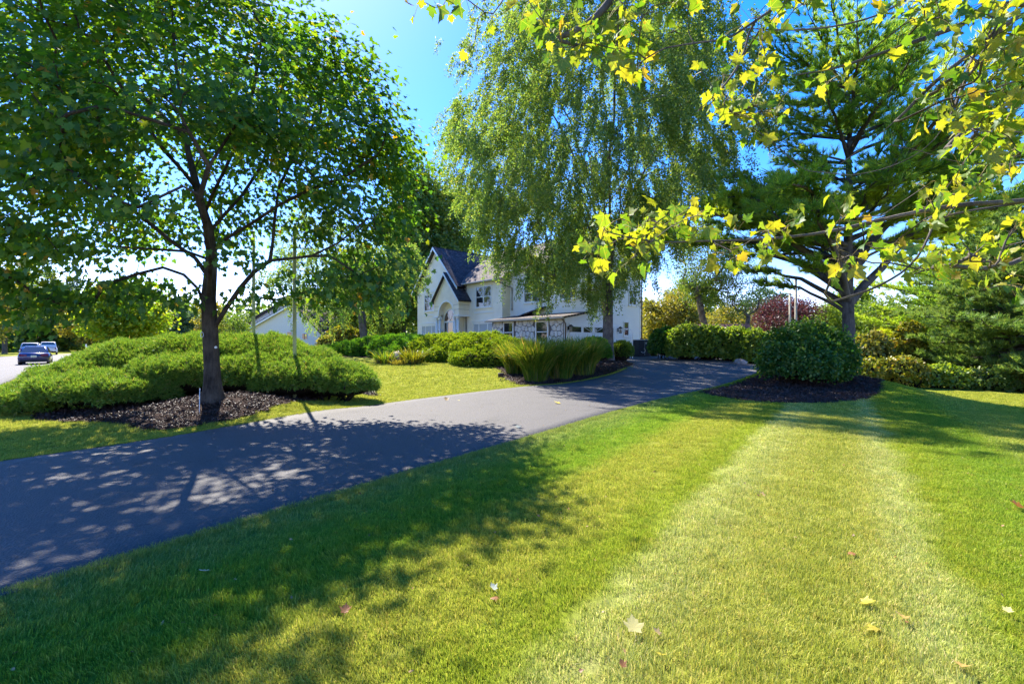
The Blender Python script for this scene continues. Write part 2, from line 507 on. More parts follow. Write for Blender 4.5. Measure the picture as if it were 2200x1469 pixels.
def make_asphalt(name, lo, hi, spec=0.35):
    m, nt, out = new_mat(name)
    g = node(nt, 'ShaderNodeNewGeometry')
    b = node(nt, 'ShaderNodeBsdfPrincipled'); b.inputs['Roughness'].default_value = 0.75; b.inputs['Specular IOR Level'].default_value = spec
    n = node(nt, 'ShaderNodeTexVoronoi'); n.inputs['Scale'].default_value = 60
    nt.links.new(g.outputs['Position'], n.inputs['Vector'])
    n2 = node(nt, 'ShaderNodeTexNoise'); n2.inputs['Scale'].default_value = 0.9; n2.inputs['Detail'].default_value = 6; n2.inputs['Roughness'].default_value = 0.65
    nt.links.new(g.outputs['Position'], n2.inputs['Vector'])
    n3 = node(nt, 'ShaderNodeTexNoise'); n3.inputs['Scale'].default_value = 45; n3.inputs['Detail'].default_value = 4
    nt.links.new(g.outputs['Position'], n3.inputs['Vector'])
    sp = node(nt, 'ShaderNodeSeparateColor'); nt.links.new(n.outputs['Color'], sp.inputs[0])
    pw = node(nt, 'ShaderNodeMath', operation='POWER'); pw.inputs[1].default_value = 5; nt.links.new(sp.outputs[0], pw.inputs[0])
    a1 = node(nt, 'ShaderNodeMath', operation='MULTIPLY_ADD'); a1.inputs[1].default_value = 0.6; nt.links.new(pw.outputs[0], a1.inputs[0])
    nt.links.new(n2.outputs['Fac'], a1.inputs[2])
    a2 = node(nt, 'ShaderNodeMath', operation='MULTIPLY_ADD'); a2.inputs[1].default_value = 0.5; nt.links.new(n3.outputs['Fac'], a2.inputs[0]); nt.links.new(a1.outputs[0], a2.inputs[2])
    n5 = node(nt, 'ShaderNodeTexNoise'); n5.inputs['Scale'].default_value = 0.35; n5.inputs['Detail'].default_value = 9; n5.inputs['Roughness'].default_value = 0.72
    nt.links.new(g.outputs['Position'], n5.inputs['Vector'])
    a3 = node(nt, 'ShaderNodeMath', operation='MULTIPLY_ADD'); a3.inputs[1].default_value = 0.55; nt.links.new(n5.outputs['Fac'], a3.inputs[0]); nt.links.new(a2.outputs[0], a3.inputs[2])
    vr = node(nt, 'ShaderNodeTexVoronoi', feature='DISTANCE_TO_EDGE'); vr.inputs['Scale'].default_value = 0.28
    nz = node(nt, 'ShaderNodeTexNoise'); nz.inputs['Scale'].default_value = 1.4; nz.inputs['Detail'].default_value = 7; nt.links.new(g.outputs['Position'], nz.inputs['Vector'])
    vs = node(nt, 'ShaderNodeVectorMath', operation='SCALE'); vs.inputs['Scale'].default_value = 1.3; nt.links.new(nz.outputs['Color'], vs.inputs[0])
    va = node(nt, 'ShaderNodeVectorMath', operation='ADD'); nt.links.new(vs.outputs[0], va.inputs[0]); nt.links.new(g.outputs['Position'], va.inputs[1]); nt.links.new(va.outputs[0], vr.inputs['Vector'])
    ck = node(nt, 'ShaderNodeMapRange'); ck.inputs['From Max'].default_value = 0.006; ck.inputs['To Min'].default_value = -0.22; ck.inputs['To Max'].default_value = -0.27 + 0.27
    nt.links.new(vr.outputs['Distance'], ck.inputs['Value'])
    a4 = node(nt, 'ShaderNodeMath', operation='ADD'); nt.links.new(a3.outputs[0], a4.inputs[0]); nt.links.new(ck.outputs[0], a4.inputs[1])
    a2 = a4
    r = ramp(nt, [(0.62, lo), (1.0, hi)])
    nt.links.new(a2.outputs[0], r.inputs[0]); nt.links.new(r.outputs[0], b.inputs['Base Color'])
    bp = node(nt, 'ShaderNodeBump'); bp.inputs['Strength'].default_value = 0.75; bp.inputs['Distance'].default_value = 0.012
    s2 = node(nt, 'ShaderNodeMath', operation='ADD'); nt.links.new(n.outputs['Distance'], s2.inputs[0]); nt.links.new(n3.outputs['Fac'], s2.inputs[1])
    nt.links.new(s2.outputs[0], bp.inputs['Height']); nt.links.new(bp.outputs[0], b.inputs['Normal'])
    nt.links.new(b.outputs[0], out.inputs[0])
    return m

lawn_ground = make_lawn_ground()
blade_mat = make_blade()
asphalt_drive = make_asphalt('asphalt_drive', (0.023, 0.022, 0.023), (0.070, 0.067, 0.066))
asphalt_street = make_asphalt('asphalt_street', (0.038, 0.037, 0.036), (0.082, 0.079, 0.076))
mulch_soil = mat_plain('mulch_soil', (0.030, 0.018, 0.014), 0.95, 0.1, noise=0.6, nscale=30, bump=1.0, bscale=60)
mulch_chip = mat_leaf('mulch_chip', [(0, (0.028,0.016,0.012)), (0.6, (0.070,0.038,0.028)), (0.93, (0.06,0.036,0.030)), (1, (0.12,0.08,0.062))], trans=0.0, gloss=0.04)

# ------------------------------------------------------------------ terrain sheet
def axis(lo, hi, n0, n1, step, far):
    mid = np.arange(lo, hi + 1e-6, step)
    g = np.geomspace(step, far, 34)
    return np.concatenate([lo - np.cumsum(g)[::-1], mid, hi + np.cumsum(g)])
ax = axis(-15, 20, 0, 0, 0.25, 110)
ay = axis(0, 36, 0, 0, 0.25, 110)
GX, GY = np.meshgrid(ax, ay)
TV = np.stack([GX, GY, gz(GX, GY)], -1).reshape(-1, 3)
nx, ny = len(ax), len(ay)
ii = (np.arange(ny - 1)[:, None] * nx + np.arange(nx - 1)[None, :]).ravel()
TF = np.stack([ii, ii + 1, ii + nx + 1, ii + nx], 1)
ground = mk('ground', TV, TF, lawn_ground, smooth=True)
tag(ground, 'mown green lawn rolling away to the horizon', None, None, 'structure')

def strip(name, A, B, mat, lift, cross=14, drop=0.05):
    n = len(A)
    t = np.linspace(0, 1, cross)
    P = A[:, None, :] * (1 - t)[None, :, None] + B[:, None, :] * t[None, :, None]
    Z = gz(P[..., 0], P[..., 1]) + lift
    V = np.concatenate([P, Z[..., None]], -1)
    a = V[:, :1].copy(); a[..., 2] -= drop
    b = V[:, -1:].copy(); b[..., 2] -= drop
    V = np.concatenate([a, V, b], 1)
    c = cross + 2
    i = (np.arange(n - 1)[:, None] * c + np.arange(c - 1)[None, :]).ravel()
    F = np.stack([i, i + 1, i + c + 1, i + c], 1)
    return mk(name, V.reshape(-1, 3), F, mat, smooth=True)
jit = rng.normal(0, 0.018, (220, 2))
o = strip('driveway', near_edge + jit, far_edge + rng.normal(0, 0.012, (220, 2)), asphalt_drive, 0.03)
tag(o, 'dark sealed asphalt driveway curving up to the garage', None, None, 'structure')
st = np.linspace(-30, 150, 90)
sa = street_d[None] * st[:, None] + street_n[None] * STREET_IN
sb = street_d[None] * st[:, None] + street_n[None] * STREET_OUT
bend = (np.clip(st - 70, 0, None) ** 2) * 0.006
sa = sa + street_n[None] * bend[:, None]; sb = sb + street_n[None] * bend[:, None]
o = strip('street', sa, sb, asphalt_street, 0.08, cross=10, drop=.3)
tag(o, 'sunlit grey asphalt street at the edge of the lawn', None, None, 'structure')

def bed(name, poly, lift=0.012, step=0.11):
    x0, y0 = poly.min(0) - step; x1, y1 = poly.max(0) + step
    xs = np.arange(x0, x1, step); ys = np.arange(y0, y1, step)
    X, Y = np.meshgrid(xs, ys)
    keep = inside(poly, (X[:-1, :-1] + step / 2).ravel(), (Y[:-1, :-1] + step / 2).ravel())
    nxx = len(xs)
    i = (np.arange(len(ys) - 1)[:, None] * nxx + np.arange(nxx - 1)[None, :]).ravel()[keep]
    F = np.stack([i, i + 1, i + nxx + 1, i + nxx], 1)
    used = np.unique(F); rem = np.zeros(X.size, int); rem[used] = np.arange(len(used))
    XX, YY = X.ravel()[used], Y.ravel()[used]
    V = np.stack([XX + rng.normal(0, .012, len(XX)), YY + rng.normal(0, .012, len(XX)), gz(XX, YY) + lift + rng.uniform(0, .018, len(XX))], 1)
    o = mk(name, V, rem[F], mulch_soil, smooth=True)
    return o
for nm, pl, lb in (('mulch_bed', bed_maple, 'dark mulch bed mounded around the maple trunk and junipers'),
                   ('mulch_bed', bed_birch, 'dark mulch bed under the birch, ornamental grasses and yew hedge'),
                   ('mulch_bed', bed_pine, 'purplish brown mulch bed around the pine and its clipped shrub')):
    tag(bed(nm, pl), lb, None, None, 'structure')

# ------------------------------------------------------------------ scattering with geometry nodes
def scatter_group(coll):
    ng = bpy.data.node_groups.new('scatter', 'GeometryNodeTree')
    ng.interface.new_socket('Geometry', in_out='INPUT', socket_type='NodeSocketGeometry')
    ng.interface.new_socket('Geometry', in_out='OUTPUT', socket_type='NodeSocketGeometry')
    gi = ng.nodes.new('NodeGroupInput'); go = ng.nodes.new('NodeGroupOutput')
    ip = ng.nodes.new('GeometryNodeInstanceOnPoints')
    ci = ng.nodes.new('GeometryNodeCollectionInfo')
    ci.inputs['Collection'].default_value = coll
    ci.inputs['Separate Children'].default_value = True
    ci.inputs['Reset Children'].default_value = True
    ip.inputs['Pick Instance'].default_value = True
    def attr(nm, typ):
        n = ng.nodes.new('GeometryNodeInputNamedAttribute'); n.data_type = typ; n.inputs['Name'].default_value = nm
        return n.outputs['Attribute']
    er = ng.nodes.new('FunctionNodeEulerToRotation')
    ng.links.new(attr('rot', 'FLOAT_VECTOR'), er.inputs[0])
    ng.links.new(gi.outputs[0], ip.inputs['Points'])
    ng.links.new(ci.outputs[0], ip.inputs['Instance'])
    ng.links.new(attr('idx', 'INT'), ip.inputs['Instance Index'])
    ng.links.new(er.outputs[0], ip.inputs['Rotation'])
    ng.links.new(attr('scl', 'FLOAT_VECTOR'), ip.inputs['Scale'])
    ng.links.new(ip.outputs[0], go.inputs[0])
    return ng

def scatter(name, pos, rot, scl, idx, meshes, label):
    coll = bpy.data.collections.new(name + '_pieces')
    for i, me in enumerate(meshes):
        coll.objects.link(bpy.data.objects.new('%s_piece_%02d' % (name, i), me))
    me = bpy.data.meshes.new(name)
    me.vertices.add(len(pos))
    me.vertices.foreach_set('co', np.asarray(pos, np.float32).ravel())
    a = me.attributes.new('rot', 'FLOAT_VECTOR', 'POINT'); a.data.foreach_set('vector', np.asarray(rot, np.float32).ravel())
    a = me.attributes.new('scl', 'FLOAT_VECTOR', 'POINT'); a.data.foreach_set('vector', np.asarray(scl, np.float32).ravel())
    a = me.attributes.new('idx', 'INT', 'POINT'); a.data.foreach_set('value', np.asarray(idx, np.int32))
    o = link(name, me)
    md = o.modifiers.new('scatter', 'NODES'); md.node_group = scatter_group(coll)
    tag(o, label, None, None, 'stuff')
    return o

def tuft_mesh(n, rad, hmin, hmax, w, lean, seed):
    r = np.random.default_rng(seed)
    V, F = [], []
    for i in range(n):
        a = r.uniform(0, 2 * PI); q = rad * math.sqrt(r.uniform(0, 1))
        bx, by = q * math.cos(a), q * math.sin(a)
        h = r.uniform(hmin, hmax)
        da = r.uniform(0, 2 * PI); sp = r.uniform(0.15, 0.75)
        dx, dy = math.cos(da) * sp + lean, math.sin(da) * sp
        ww = w * r.uniform(0.7, 1.3); pa = r.uniform(0, PI)
        ex, ey = math.cos(pa) * ww / 2, math.sin(pa) * ww / 2
        b = len(V)
        V += [(bx - ex, by - ey, -0.01), (bx + ex, by + ey, -0.01),
              (bx + dx * h * .4 - ex * .8, by + dy * h * .4 - ey * .8, h * .62), (bx + dx * h * .4 + ex * .8, by + dy * h * .4 + ey * .8, h * .62),
              (bx + dx * h, by + dy * h, h * r.uniform(.78, 1.0))]
        F += [(b, b + 1, b + 3), (b, b + 3, b + 2), (b + 2, b + 3, b + 4)]
    return raw_mesh('grass_tuft', np.array(V), np.array(F), blade_mat)

tufts = [tuft_mesh(60, 0.075, 0.016, 0.044, 0.0034, 0.35, 100 + i) for i in range(6)]
tufts_far = [tuft_mesh(34, 0.15, 0.025, 0.05, 0.009, 0.35, 200 + i) for i in range(4)]

def scatter_lawn():
    P, S, I, A = [], [], [], []
    bands = [(1.7, 4.2, 420, 1.0, 0), (4.2, 7.0, 260, 1.05, 0), (7.0, 11.0, 150, 1.2, 0), (11, 17, 75, 1.0, 1), (17, 27, 36, 1.3, 1)]
    for y0, y1, dens, s, far in bands:
        x0, x1 = -1.13 * y1 - 0.4, 1.13 * y1 + 0.4
        n = int(dens * (x1 - x0) * (y1 - y0))
        x = rng.uniform(x0, x1, n); y = rng.uniform(y0, y1, n)
        k = (np.abs(x) < 1.13 * y + 0.4)
        x, y = x[k], y[k]
        k = ~inside(drive_poly, x, y) & ~inside(bed_maple, x, y) & ~inside(bed_birch, x, y) & ~inside(bed_pine, x, y)
        sd = x * street_n[0] + y * street_n[1]
        k &= (sd > STREET_IN + 0.05)
        worn = np.exp(-((.81 * x - .58 * y + 1.35 + .12 * np.sin(1.7 * x + y)) / .10) ** 2) * (.5 + .5 * np.sin(3.3 * x + 2.1 * y))
        k &= rng.uniform(0, 1, len(x)) > .85 * worn
        x, y = x[k], y[k]
        # mowing direction swaps from pass to pass
        s_ = 0.81 * x - 0.58 * y
        passes = np.where(((s_ > -1.0) & (s_ < 0.45)) | (s_ < -3.3) | ((s_ > 1.9) & (s_ < 3.3)), 1, -1)
        az = np.where(passes > 0, math.atan2(.81, .58), math.atan2(-.81, -.58)) + rng.normal(0, 0.8, len(x))
        P.append(np.stack([x, y, gz(x, y)], 1)); A.append(az)
        lump = np.sin(x * 3.1 + 1.7 * np.sin(y * 2.3)) * np.sin(y * 2.7 + 1.3 * np.sin(x * 1.9)) + .6 * np.sin(x * 9.1 + y * 4.7) * np.sin(y * 8.3 - x * 3.9)
        hs = np.clip(1 + .28 * lump + rng.normal(0, .16, len(x)), .45, 1.9)
        S.append(np.stack([np.full(len(x), s)] * 2 + [s * hs], 1))
        I.append(rng.integers(0, 4, len(x)) + 6 if far else rng.integers(0, 6, len(x)))
    # ragged longer fringe along the driveway edges
    for edge in (near_edge, far_edge):
        e = resample(edge, 5200)
        k = (e[:, 1] > 1.8) & (e[:, 1] < 21) & (np.abs(e[:, 0]) < 1.13 * e[:, 1] + .4)
        e = e[k] + rng.normal(0, .028, (k.sum(), 2))
        k = ~inside(bed_birch, e[:, 0], e[:, 1]) & ~inside(bed_pine, e[:, 0], e[:, 1])
        e = e[k]
        P.append(np.stack([e[:, 0], e[:, 1], gz(e[:, 0], e[:, 1])], 1)); A.append(rng.uniform(0, 6.28, len(e)))
        S.append(np.stack([np.full(len(e), .8)] * 2 + [rng.uniform(1.1, 1.7, len(e))], 1)); I.append(rng.integers(0, 6, len(e)))
    P = np.concatenate(P); A = np.concatenate(A); S = np.concatenate(S); I = np.concatenate(I)
    R = np.stack([rng.normal(0, .1, len(A)), rng.normal(0, .1, len(A)), A], 1)
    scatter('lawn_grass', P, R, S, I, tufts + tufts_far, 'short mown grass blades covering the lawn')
scatter_lawn()

def chip_mesh(seed):
    r = np.random.default_rng(seed)
    V, F = [], []
    for i in range(14):
        c = np.array([r.uniform(-.07, .07), r.uniform(-.07, .07), r.uniform(0.0, .03)])
        l, w = r.uniform(.010, .026), r.uniform(.003, .007)
        d = unit(np.array([r.normal(), r.normal(), r.normal() * .4])); e = unit(np.cross(d, [r.normal() * .4, r.normal() * .4, 1]))
        b = len(V)
        n = np.cross(d, e) * .003
        V += [c - d * l - e * w, c + d * l - e * w, c + d * l + e * w, c - d * l + e * w, c + n * 2]
        F += [(b, b + 1, b + 4), (b + 1, b + 2, b + 4), (b + 2, b + 3, b + 4), (b + 3, b, b + 4)]
    return raw_mesh('mulch_chips', np.array(V), np.array(F), mulch_chip)
def scatter_mulch():
    P = []
    for pl, dens in ((bed_maple, 120), (bed_birch, 40), (bed_pine, 60)):
        x0, y0 = pl.min(0); x1, y1 = pl.max(0)
        n = int((x1 - x0) * (y1 - y0) * dens)
        x = rng.uniform(x0 - .1, x1 + .1, n); y = rng.uniform(y0 - .1, y1 + .1, n)
        k = inside(pl, x + rng.normal(0, .04, n), y + rng.normal(0, .04, n)) & (y < 28)
        P.append(np.stack([x[k], y[k], gz(x[k], y[k]) + .02], 1))
    P = np.concatenate(P)
    n = len(P)
    s = np.repeat((0.9 + 0.03 * P[:, 1])[:, None], 3, 1)
    scatter('mulch_chips', P, np.stack([rng.normal(0, .2, n), rng.normal(0, .2, n), rng.uniform(0, 6.28, n)], 1), s, rng.integers(0, 6, n),
            [chip_mesh(300 + i) for i in range(6)], 'dark shredded bark chips strewn over the planting beds')
scatter_mulch()

def litter_mesh(seed, mat):
    r = np.random.default_rng(seed)
    P = np.array([(0, -.5, 0), (.22, -.15, .12), (.30, .2, .10), (0, .55, .16), (-.28, .22, .14), (-.2, -.15, .08)]) * r.uniform(.8, 1.2, (6, 1)) + r.normal(0, .05, (6, 3))
    return raw_mesh('leaf_litter', P, np.array([(0, 1, 2), (0, 2, 3), (0, 3, 4), (0, 4, 5)]), mat)
litter_m = mat_leaf('litter', [(0, (0.14,0.06,0.03)), (.5, (0.24,0.13,0.06)), (1, (0.42,0.30,0.14))], trans=.25, obj_random=True)
def scatter_litter():
    x = np.concatenate([rng.uniform(-4, 9, 900), rng.uniform(2.0, 7.5, 700), rng.uniform(-9.5, -4, 160)]); y = np.concatenate([rng.uniform(1.9, 12, 900), rng.uniform(19.5, 26, 700), rng.uniform(9, 11.5, 160)])
    k = (np.abs(x) < 1.13 * y + .3); x, y = x[k], y[k]
    ind = inside(drive_poly, x, y); bed_ = inside(bed_birch, x, y) | inside(bed_maple, x, y)
    k = np.where(ind, rng.uniform(0, 1, len(x)) < .22, True) & np.where((y > 15) & ~bed_, rng.uniform(0, 1, len(x)) < .2, True)
    x, y, ind, bed_ = x[k], y[k], ind[k], bed_[k]; n = len(x)
    z = gz(x, y) + np.where(ind, .034, np.where(bed_, .05, rng.uniform(.008, .03, n)))
    s = np.repeat((rng.uniform(.012, .034, n) * np.where(y > 15, 2.2, 1.0))[:, None], 3, 1)
    scatter('leaf_litter', np.stack([x, y, z], 1), np.stack([rng.normal(0, .5, n), rng.normal(0, .5, n), rng.uniform(0, 6.28, n)], 1), s, rng.integers(0, 4, n), [litter_mesh(700 + i, litter_m) for i in range(4)], 'tiny dry leaf crumbs strewn over lawn and beds')
scatter_litter()
# ------------------------------------------------------------------ woody skeletons
def grow(paths, attract, step=0.35, up=0.25, r_tip=0.006, power=2.35, r_base=None, droop=0.0, prefer=0.0):
    """paths: hand-laid polylines (first = trunk); attract: points every one of which gets a twig. Returns list of (pts, radii) and tip directions."""
    pos, par = [], []
    def add_path(P, root):
        last = root
        for p in P:
            pos.append(np.asarray(p, float)); par.append(last); last = len(pos) - 1
        return last
    for i, P in enumerate(paths):
        P = np.asarray(P, float)
        if i == 0:
            add_path(P, -1)
        else:
            A = np.array(pos)
            root = int(np.argmin(((A - P[0]) ** 2).sum(1)))
            add_path(P[1:] if np.linalg.norm(A[root] - P[0]) < 0.05 else P, root)
    A = np.array(pos)
    d0 = np.array([((A - p) ** 2).sum(1).min() for p in attract]) if len(attract) else np.zeros(0)
    order = np.argsort(d0)
    cap = len(pos) + 60 * len(attract) + 10
    buf = np.zeros((cap, 3)); buf[:len(pos)] = A; n = len(pos)
    dirs = np.zeros((len(attract), 3)); tips = np.zeros(len(attract), int)
    n_hand = n
    for a in order:
        p = attract[a]
        D = buf[:n] - p
        d = np.sqrt((D * D).sum(1))
        cost = d + np.clip(D[:, 2], 0, None) * (0.9 + prefer)     # twigs rather start below their tips
        r = int(np.argmin(cost))
        q = buf[r]; L = d[r]
        if par[r] >= 0: tang = unit(q - buf[par[r]])
        else: tang = np.array([0, 0, 1.0])
        m = max(2, int(L / step))
        c = q + tang * L * 0.35 + np.array([0, 0, up * L * 0.4])
        t = np.linspace(0, 1, m + 1)[1:, None]
        B = (1 - t) ** 2 * q + 2 * (1 - t) * t * c + t * t * p
        B[:-1] += rng.normal(0, 0.035 * min(L, 1.0), (m, 3))[:-1]
        last = r
        for b in B:
            if n < cap:
                buf[n] = b; par.append(last); last = n; n += 1
        dirs[a] = unit(B[-1] - (B[-2] if m > 1 else q)); tips[a] = last
    P = buf[:n]; par = np.array(par)
    cnt = np.zeros(n)
    has = np.zeros(n, bool); has[par[par >= 0]] = True
    cnt[~has] = 1
    kids = [[] for _ in range(n)]
    # children may precede parents only for hand-laid limbs, so order by depth
    depth = np.zeros(n, int)
    for i in range(n):
        if par[i] >= 0: depth[i] = depth[par[i]] + 1; kids[par[i]].append(i)
    for i in np.argsort(-depth, kind='stable'):
        if par[i] >= 0: cnt[par[i]] += cnt[i]
    rad = r_tip * cnt ** (1 / power)
    if r_base is not None:
        rad *= 1 + (r_base / rad[0] - 1) * np.clip((rad - r_tip) / (rad[0] - r_tip + 1e-9), 0, 1) ** 0.9
    out = []
    stack = [(0, [0])]
    while stack:
        i, chain = stack.pop()
        while kids[i]:
            ks = sorted(kids[i], key=lambda k: -cnt[k])
            for k in ks[1:]:
                stack.append((k, [i, k]))
            i = ks[0]; chain.append(i)
        c = np.array(chain)
        rr = rad[c].copy()
        if len(c) > 1: rr[0] = min(rr[0], rr[1] * 1.25) if c[0] != 0 else rr[0]
        out.append((P[c], rr, c[0] == 0))
    return out, dirs

def wood(name, chains, mat, parent, kmax=12, rmin=0.0):
    V, F, b = [], [], 0
    for P, r, main in chains:
        if r.max() < rmin: continue
        k = kmax if main else (8 if r[0] > 0.05 else (5 if r[0] > 0.02 else 3))
        v, f = tube_arrays(P, r, k)
        V.append(v); F.append(f + b); b += len(v)
    return mk(name, np.concatenate(V), np.concatenate(F), mat, parent, smooth=True)

def flare(chains, h=0.5, k=1.7):
    """buttress at the foot of the trunk"""
    out = []
    for P, r, main in chains:
        if main:
            P = np.vstack([P[:1] - [0, 0, .25], P[:1], P[:1] + (P[1:2] - P[:1]) * .25, P[:1] + (P[1:2] - P[:1]) * .55, P[1:]])
            r = np.concatenate([[r[0] * k * 1.08, r[0] * k, r[0] * (1 + (k - 1) * .42), r[0] * 1.1], r[1:]])
        out.append((P, r, main))
    return out

# leaf outlines, base at the origin, tip along +y
_half = [(0.0,0.0),(0.22,-0.10),(0.42,-0.15),(0.36,0.10),(0.64,0.42),(0.31,0.45),(0.27,0.70),(0.0,1.02)]
_out = _half + [(-x, y) for x, y in _half[-2:0:-1]]
MAPLE_V = np.array([(0, 0.26, 0.0)] + [(x, y, 0.16 * abs(x) - 0.18 * y * y) for x, y in _out])
MAPLE_F = np.array([(0, i, i % len(_out) + 1) for i in range(1, len(_out) + 1)])
_halfD = [(0.0,0.02),(0.10,-0.10),(0.26,-0.12),(0.43,-0.20),(0.41,-0.02),(0.40,0.08),(0.50,0.15),(0.62,0.25),(0.73,0.46),(0.57,0.46),(0.46,0.47),(0.36,0.46),(0.36,0.58),(0.36,0.71),(0.21,0.73),(0.10,0.84),(0.0,1.04)]
_outD = _halfD + [(-x, y) for x, y in _halfD[-2:0:-1]]
def maple_detailed(curl, fold, seed):
    r = np.random.default_rng(seed)
    V = [(0, 0.22, 0.0)] + [(x * r.uniform(.93, 1.07), y * r.uniform(.95, 1.05), fold * abs(x) - curl * (y * y + .7 * x * x)) for x, y in _outD]
    F = [(0, i, i % len(_outD) + 1) for i in range(1, len(_outD) + 1)]
    return np.array(V), np.array(F)
OVAL_V = np.array([(0, 0, 0), (0.30, 0.40, 0.06), (0, 1.0, -0.05), (-0.30, 0.40, 0.06)])
OVAL_F = np.array([(0, 1, 2), (0, 2, 3)])
ROUND_V = np.array([(0, 0, 0), (0.42, 0.3, 0.08), (0.36, 0.75, 0.05), (0, 1.0, -0.08), (-0.36, 0.75, 0.05), (-0.42, 0.3, 0.08)])
ROUND_F = np.array([(0, 1, 2), (0, 2, 3), (0, 3, 4), (0, 4, 5)])

def rnd_dirs(n):
    return unit(rng.normal(0, 1, (n, 3)))

def clump_leaves(centres, outward, per, spread, size, tv, tf, up=0.8, hang=0.35, jitter=0.6, njit=0.5):
    """leaves in loose layers round every twig tip"""
    n = len(centres) * per
    c = np.repeat(centres, per, 0); o = np.repeat(outward, per, 0)
    pos = c + rng.normal(0, 1, (n, 3)) * np.asarray(spread)
    axis_ = unit(o * 0.7 + rng.normal(0, jitter, (n, 3)) + np.array([0, 0, -hang]))
    nrm = unit(np.array([0, 0, up]) + rng.normal(0, njit, (n, 3)) + o * 0.3)
    U, V, W = frames(axis_, nrm)
    return place(tv, tf, pos, U, V, W, size * rng.uniform(.65, 1.2, n)), pos, (U, V, W)

def crown_points(n, centre, rad, zmin=None, shell=0.45, seed=0, fn=None):
    r = np.random.default_rng(seed)
    out = []
    while len(out) < n:
        d = r.normal(0, 1, 3); d /= np.linalg.norm(d)
        q = r.uniform(shell ** 3, 1) ** (1 / 3)
        p = np.asarray(centre) + d * q * np.asarray(rad)
        if zmin is not None and p[2] < zmin: continue
        if fn is not None and not fn(p): continue
        out.append(p)
    return np.array(out)

# ------------------------------------------------------------------ needle sprays
def tuft_template(nneedles, seed, width=0.05, flare_=0.55, back=0.25):
    """brush of needles along +y"""
    r = np.random.default_rng(seed)
    V, F = [], []
    for i in range(nneedles):
        a = r.uniform(0, 2 * PI); f = flare_ * r.uniform(.3, 1.2)
        d = unit(np.array([math.cos(a) * f, 1.0, math.sin(a) * f]))
        s = np.array([0, -back * r.uniform(0, 1), 0])
        l = r.uniform(.7, 1.1)
        side = unit(np.cross(d, r.normal(0, 1, 3))) * width
        b = len(V)
        V += [s - side, s + side, s + d * l]
        F.append((b, b + 1, b + 2))
    return np.array(V), np.array(F)

def needles(name, pos, axis_, size, mat, parent, nn=14, width=0.05, flare_=0.55, seed=1, kind='stuff'):
    parts = []
    m = 4
    idx = rng.integers(0, m, len(pos))
    for k in range(m):
        tv, tf = tuft_template(nn, seed + k, width, flare_)
        s = idx == k
        if not s.any(): continue
        U, V, W = frames(axis_[s], rnd_dirs(s.sum()))
        sz = size[s] if not np.isscalar(size) else size
        parts.append(place(tv, tf, pos[s], U, V, W, sz))
    V, F = join(parts)
    return mk(name, V, F, mat, parent, kind=kind)

def ellipsoid_union(lobes, dens, seed, zcut=-0.35, bump=0.10, bfreq=2.2):
    """points and normals on the outside of overlapping ellipsoid lobes (cx,cy,cz,rx,ry,rz)"""
    r = np.random.default_rng(seed)
    P, N = [], []
    for i, (cx, cy, cz, rx, ry, rz) in enumerate(lobes):
        area = 4 * PI * (((rx * ry) ** 1.6 + (rx * rz) ** 1.6 + (ry * rz) ** 1.6) / 3) ** (1 / 1.6)
        n = int(area * dens)
        d = unit(r.normal(0, 1, (n, 3)))
        d = d[d[:, 2] > zcut]
        p = d * [rx, ry, rz]
        nn = unit(d / [rx, ry, rz])
        w = p + [cx, cy, cz]
        h = np.sin(w[:, 0] * bfreq * 2 + 1.3 * i) * np.sin(w[:, 1] * bfreq * 1.7 + w[:, 2]) + 0.6 * np.sin(w[:, 0] * bfreq * 4.1 + w[:, 1] * 5 + w[:, 2] * 3.1)
        w = w + nn * (bump * h + r.normal(0, bump * .5, len(w)))[:, None]
        ok = np.ones(len(w), bool)
        for j, (ax_, ay_, az_, bx, by, bz) in enumerate(lobes):
            if j != i:
                ok &= (((w - [ax_, ay_, az_]) / [bx, by, bz]) ** 2).sum(1) > 0.88
        P.append(w[ok]); N.append(nn[ok])
    return np.concatenate(P), np.concatenate(N)

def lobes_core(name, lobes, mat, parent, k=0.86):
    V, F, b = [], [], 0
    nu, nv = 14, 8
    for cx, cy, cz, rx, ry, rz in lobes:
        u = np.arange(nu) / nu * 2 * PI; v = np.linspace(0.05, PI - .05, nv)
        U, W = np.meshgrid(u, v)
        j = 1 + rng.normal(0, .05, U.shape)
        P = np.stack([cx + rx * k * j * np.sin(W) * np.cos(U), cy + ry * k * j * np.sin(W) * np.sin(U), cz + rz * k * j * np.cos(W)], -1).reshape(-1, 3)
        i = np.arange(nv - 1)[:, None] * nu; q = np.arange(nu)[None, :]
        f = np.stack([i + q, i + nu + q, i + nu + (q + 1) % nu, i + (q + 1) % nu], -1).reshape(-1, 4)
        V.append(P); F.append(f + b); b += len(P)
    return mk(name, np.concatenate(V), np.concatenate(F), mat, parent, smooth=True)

# ------------------------------------------------------------------ plant materials
bark_maple = mat_bark('bark_maple', (0.022, 0.016, 0.012), (0.105, 0.082, 0.062))
bark_birch = mat_bark('bark_birch', (0.035, 0.028, 0.026), (0.20, 0.165, 0.15), scale=5, zs=0.35, strength=1.0)
bark_pine = mat_bark('bark_pine', (0.035, 0.028, 0.025), (0.13, 0.115, 0.105))
bark_grey = mat_bark('bark_grey', (0.05, 0.042, 0.036), (0.16, 0.14, 0.12))
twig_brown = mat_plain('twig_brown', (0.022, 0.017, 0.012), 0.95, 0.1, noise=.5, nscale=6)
G = 1.0
leaf_maple = mat_leaf('leaf_maple', [(0, (0.035,0.105,0.022)), (0.5, (0.062,0.145,0.020)), (0.85, (0.10,0.19,0.020)), (0.98, (0.19,0.23,0.02)), (1, (0.36,0.19,0.03))], trans=0.45, tgain=(2.2, 2.1, 0.5), gloss=0.025, rough=0.5)
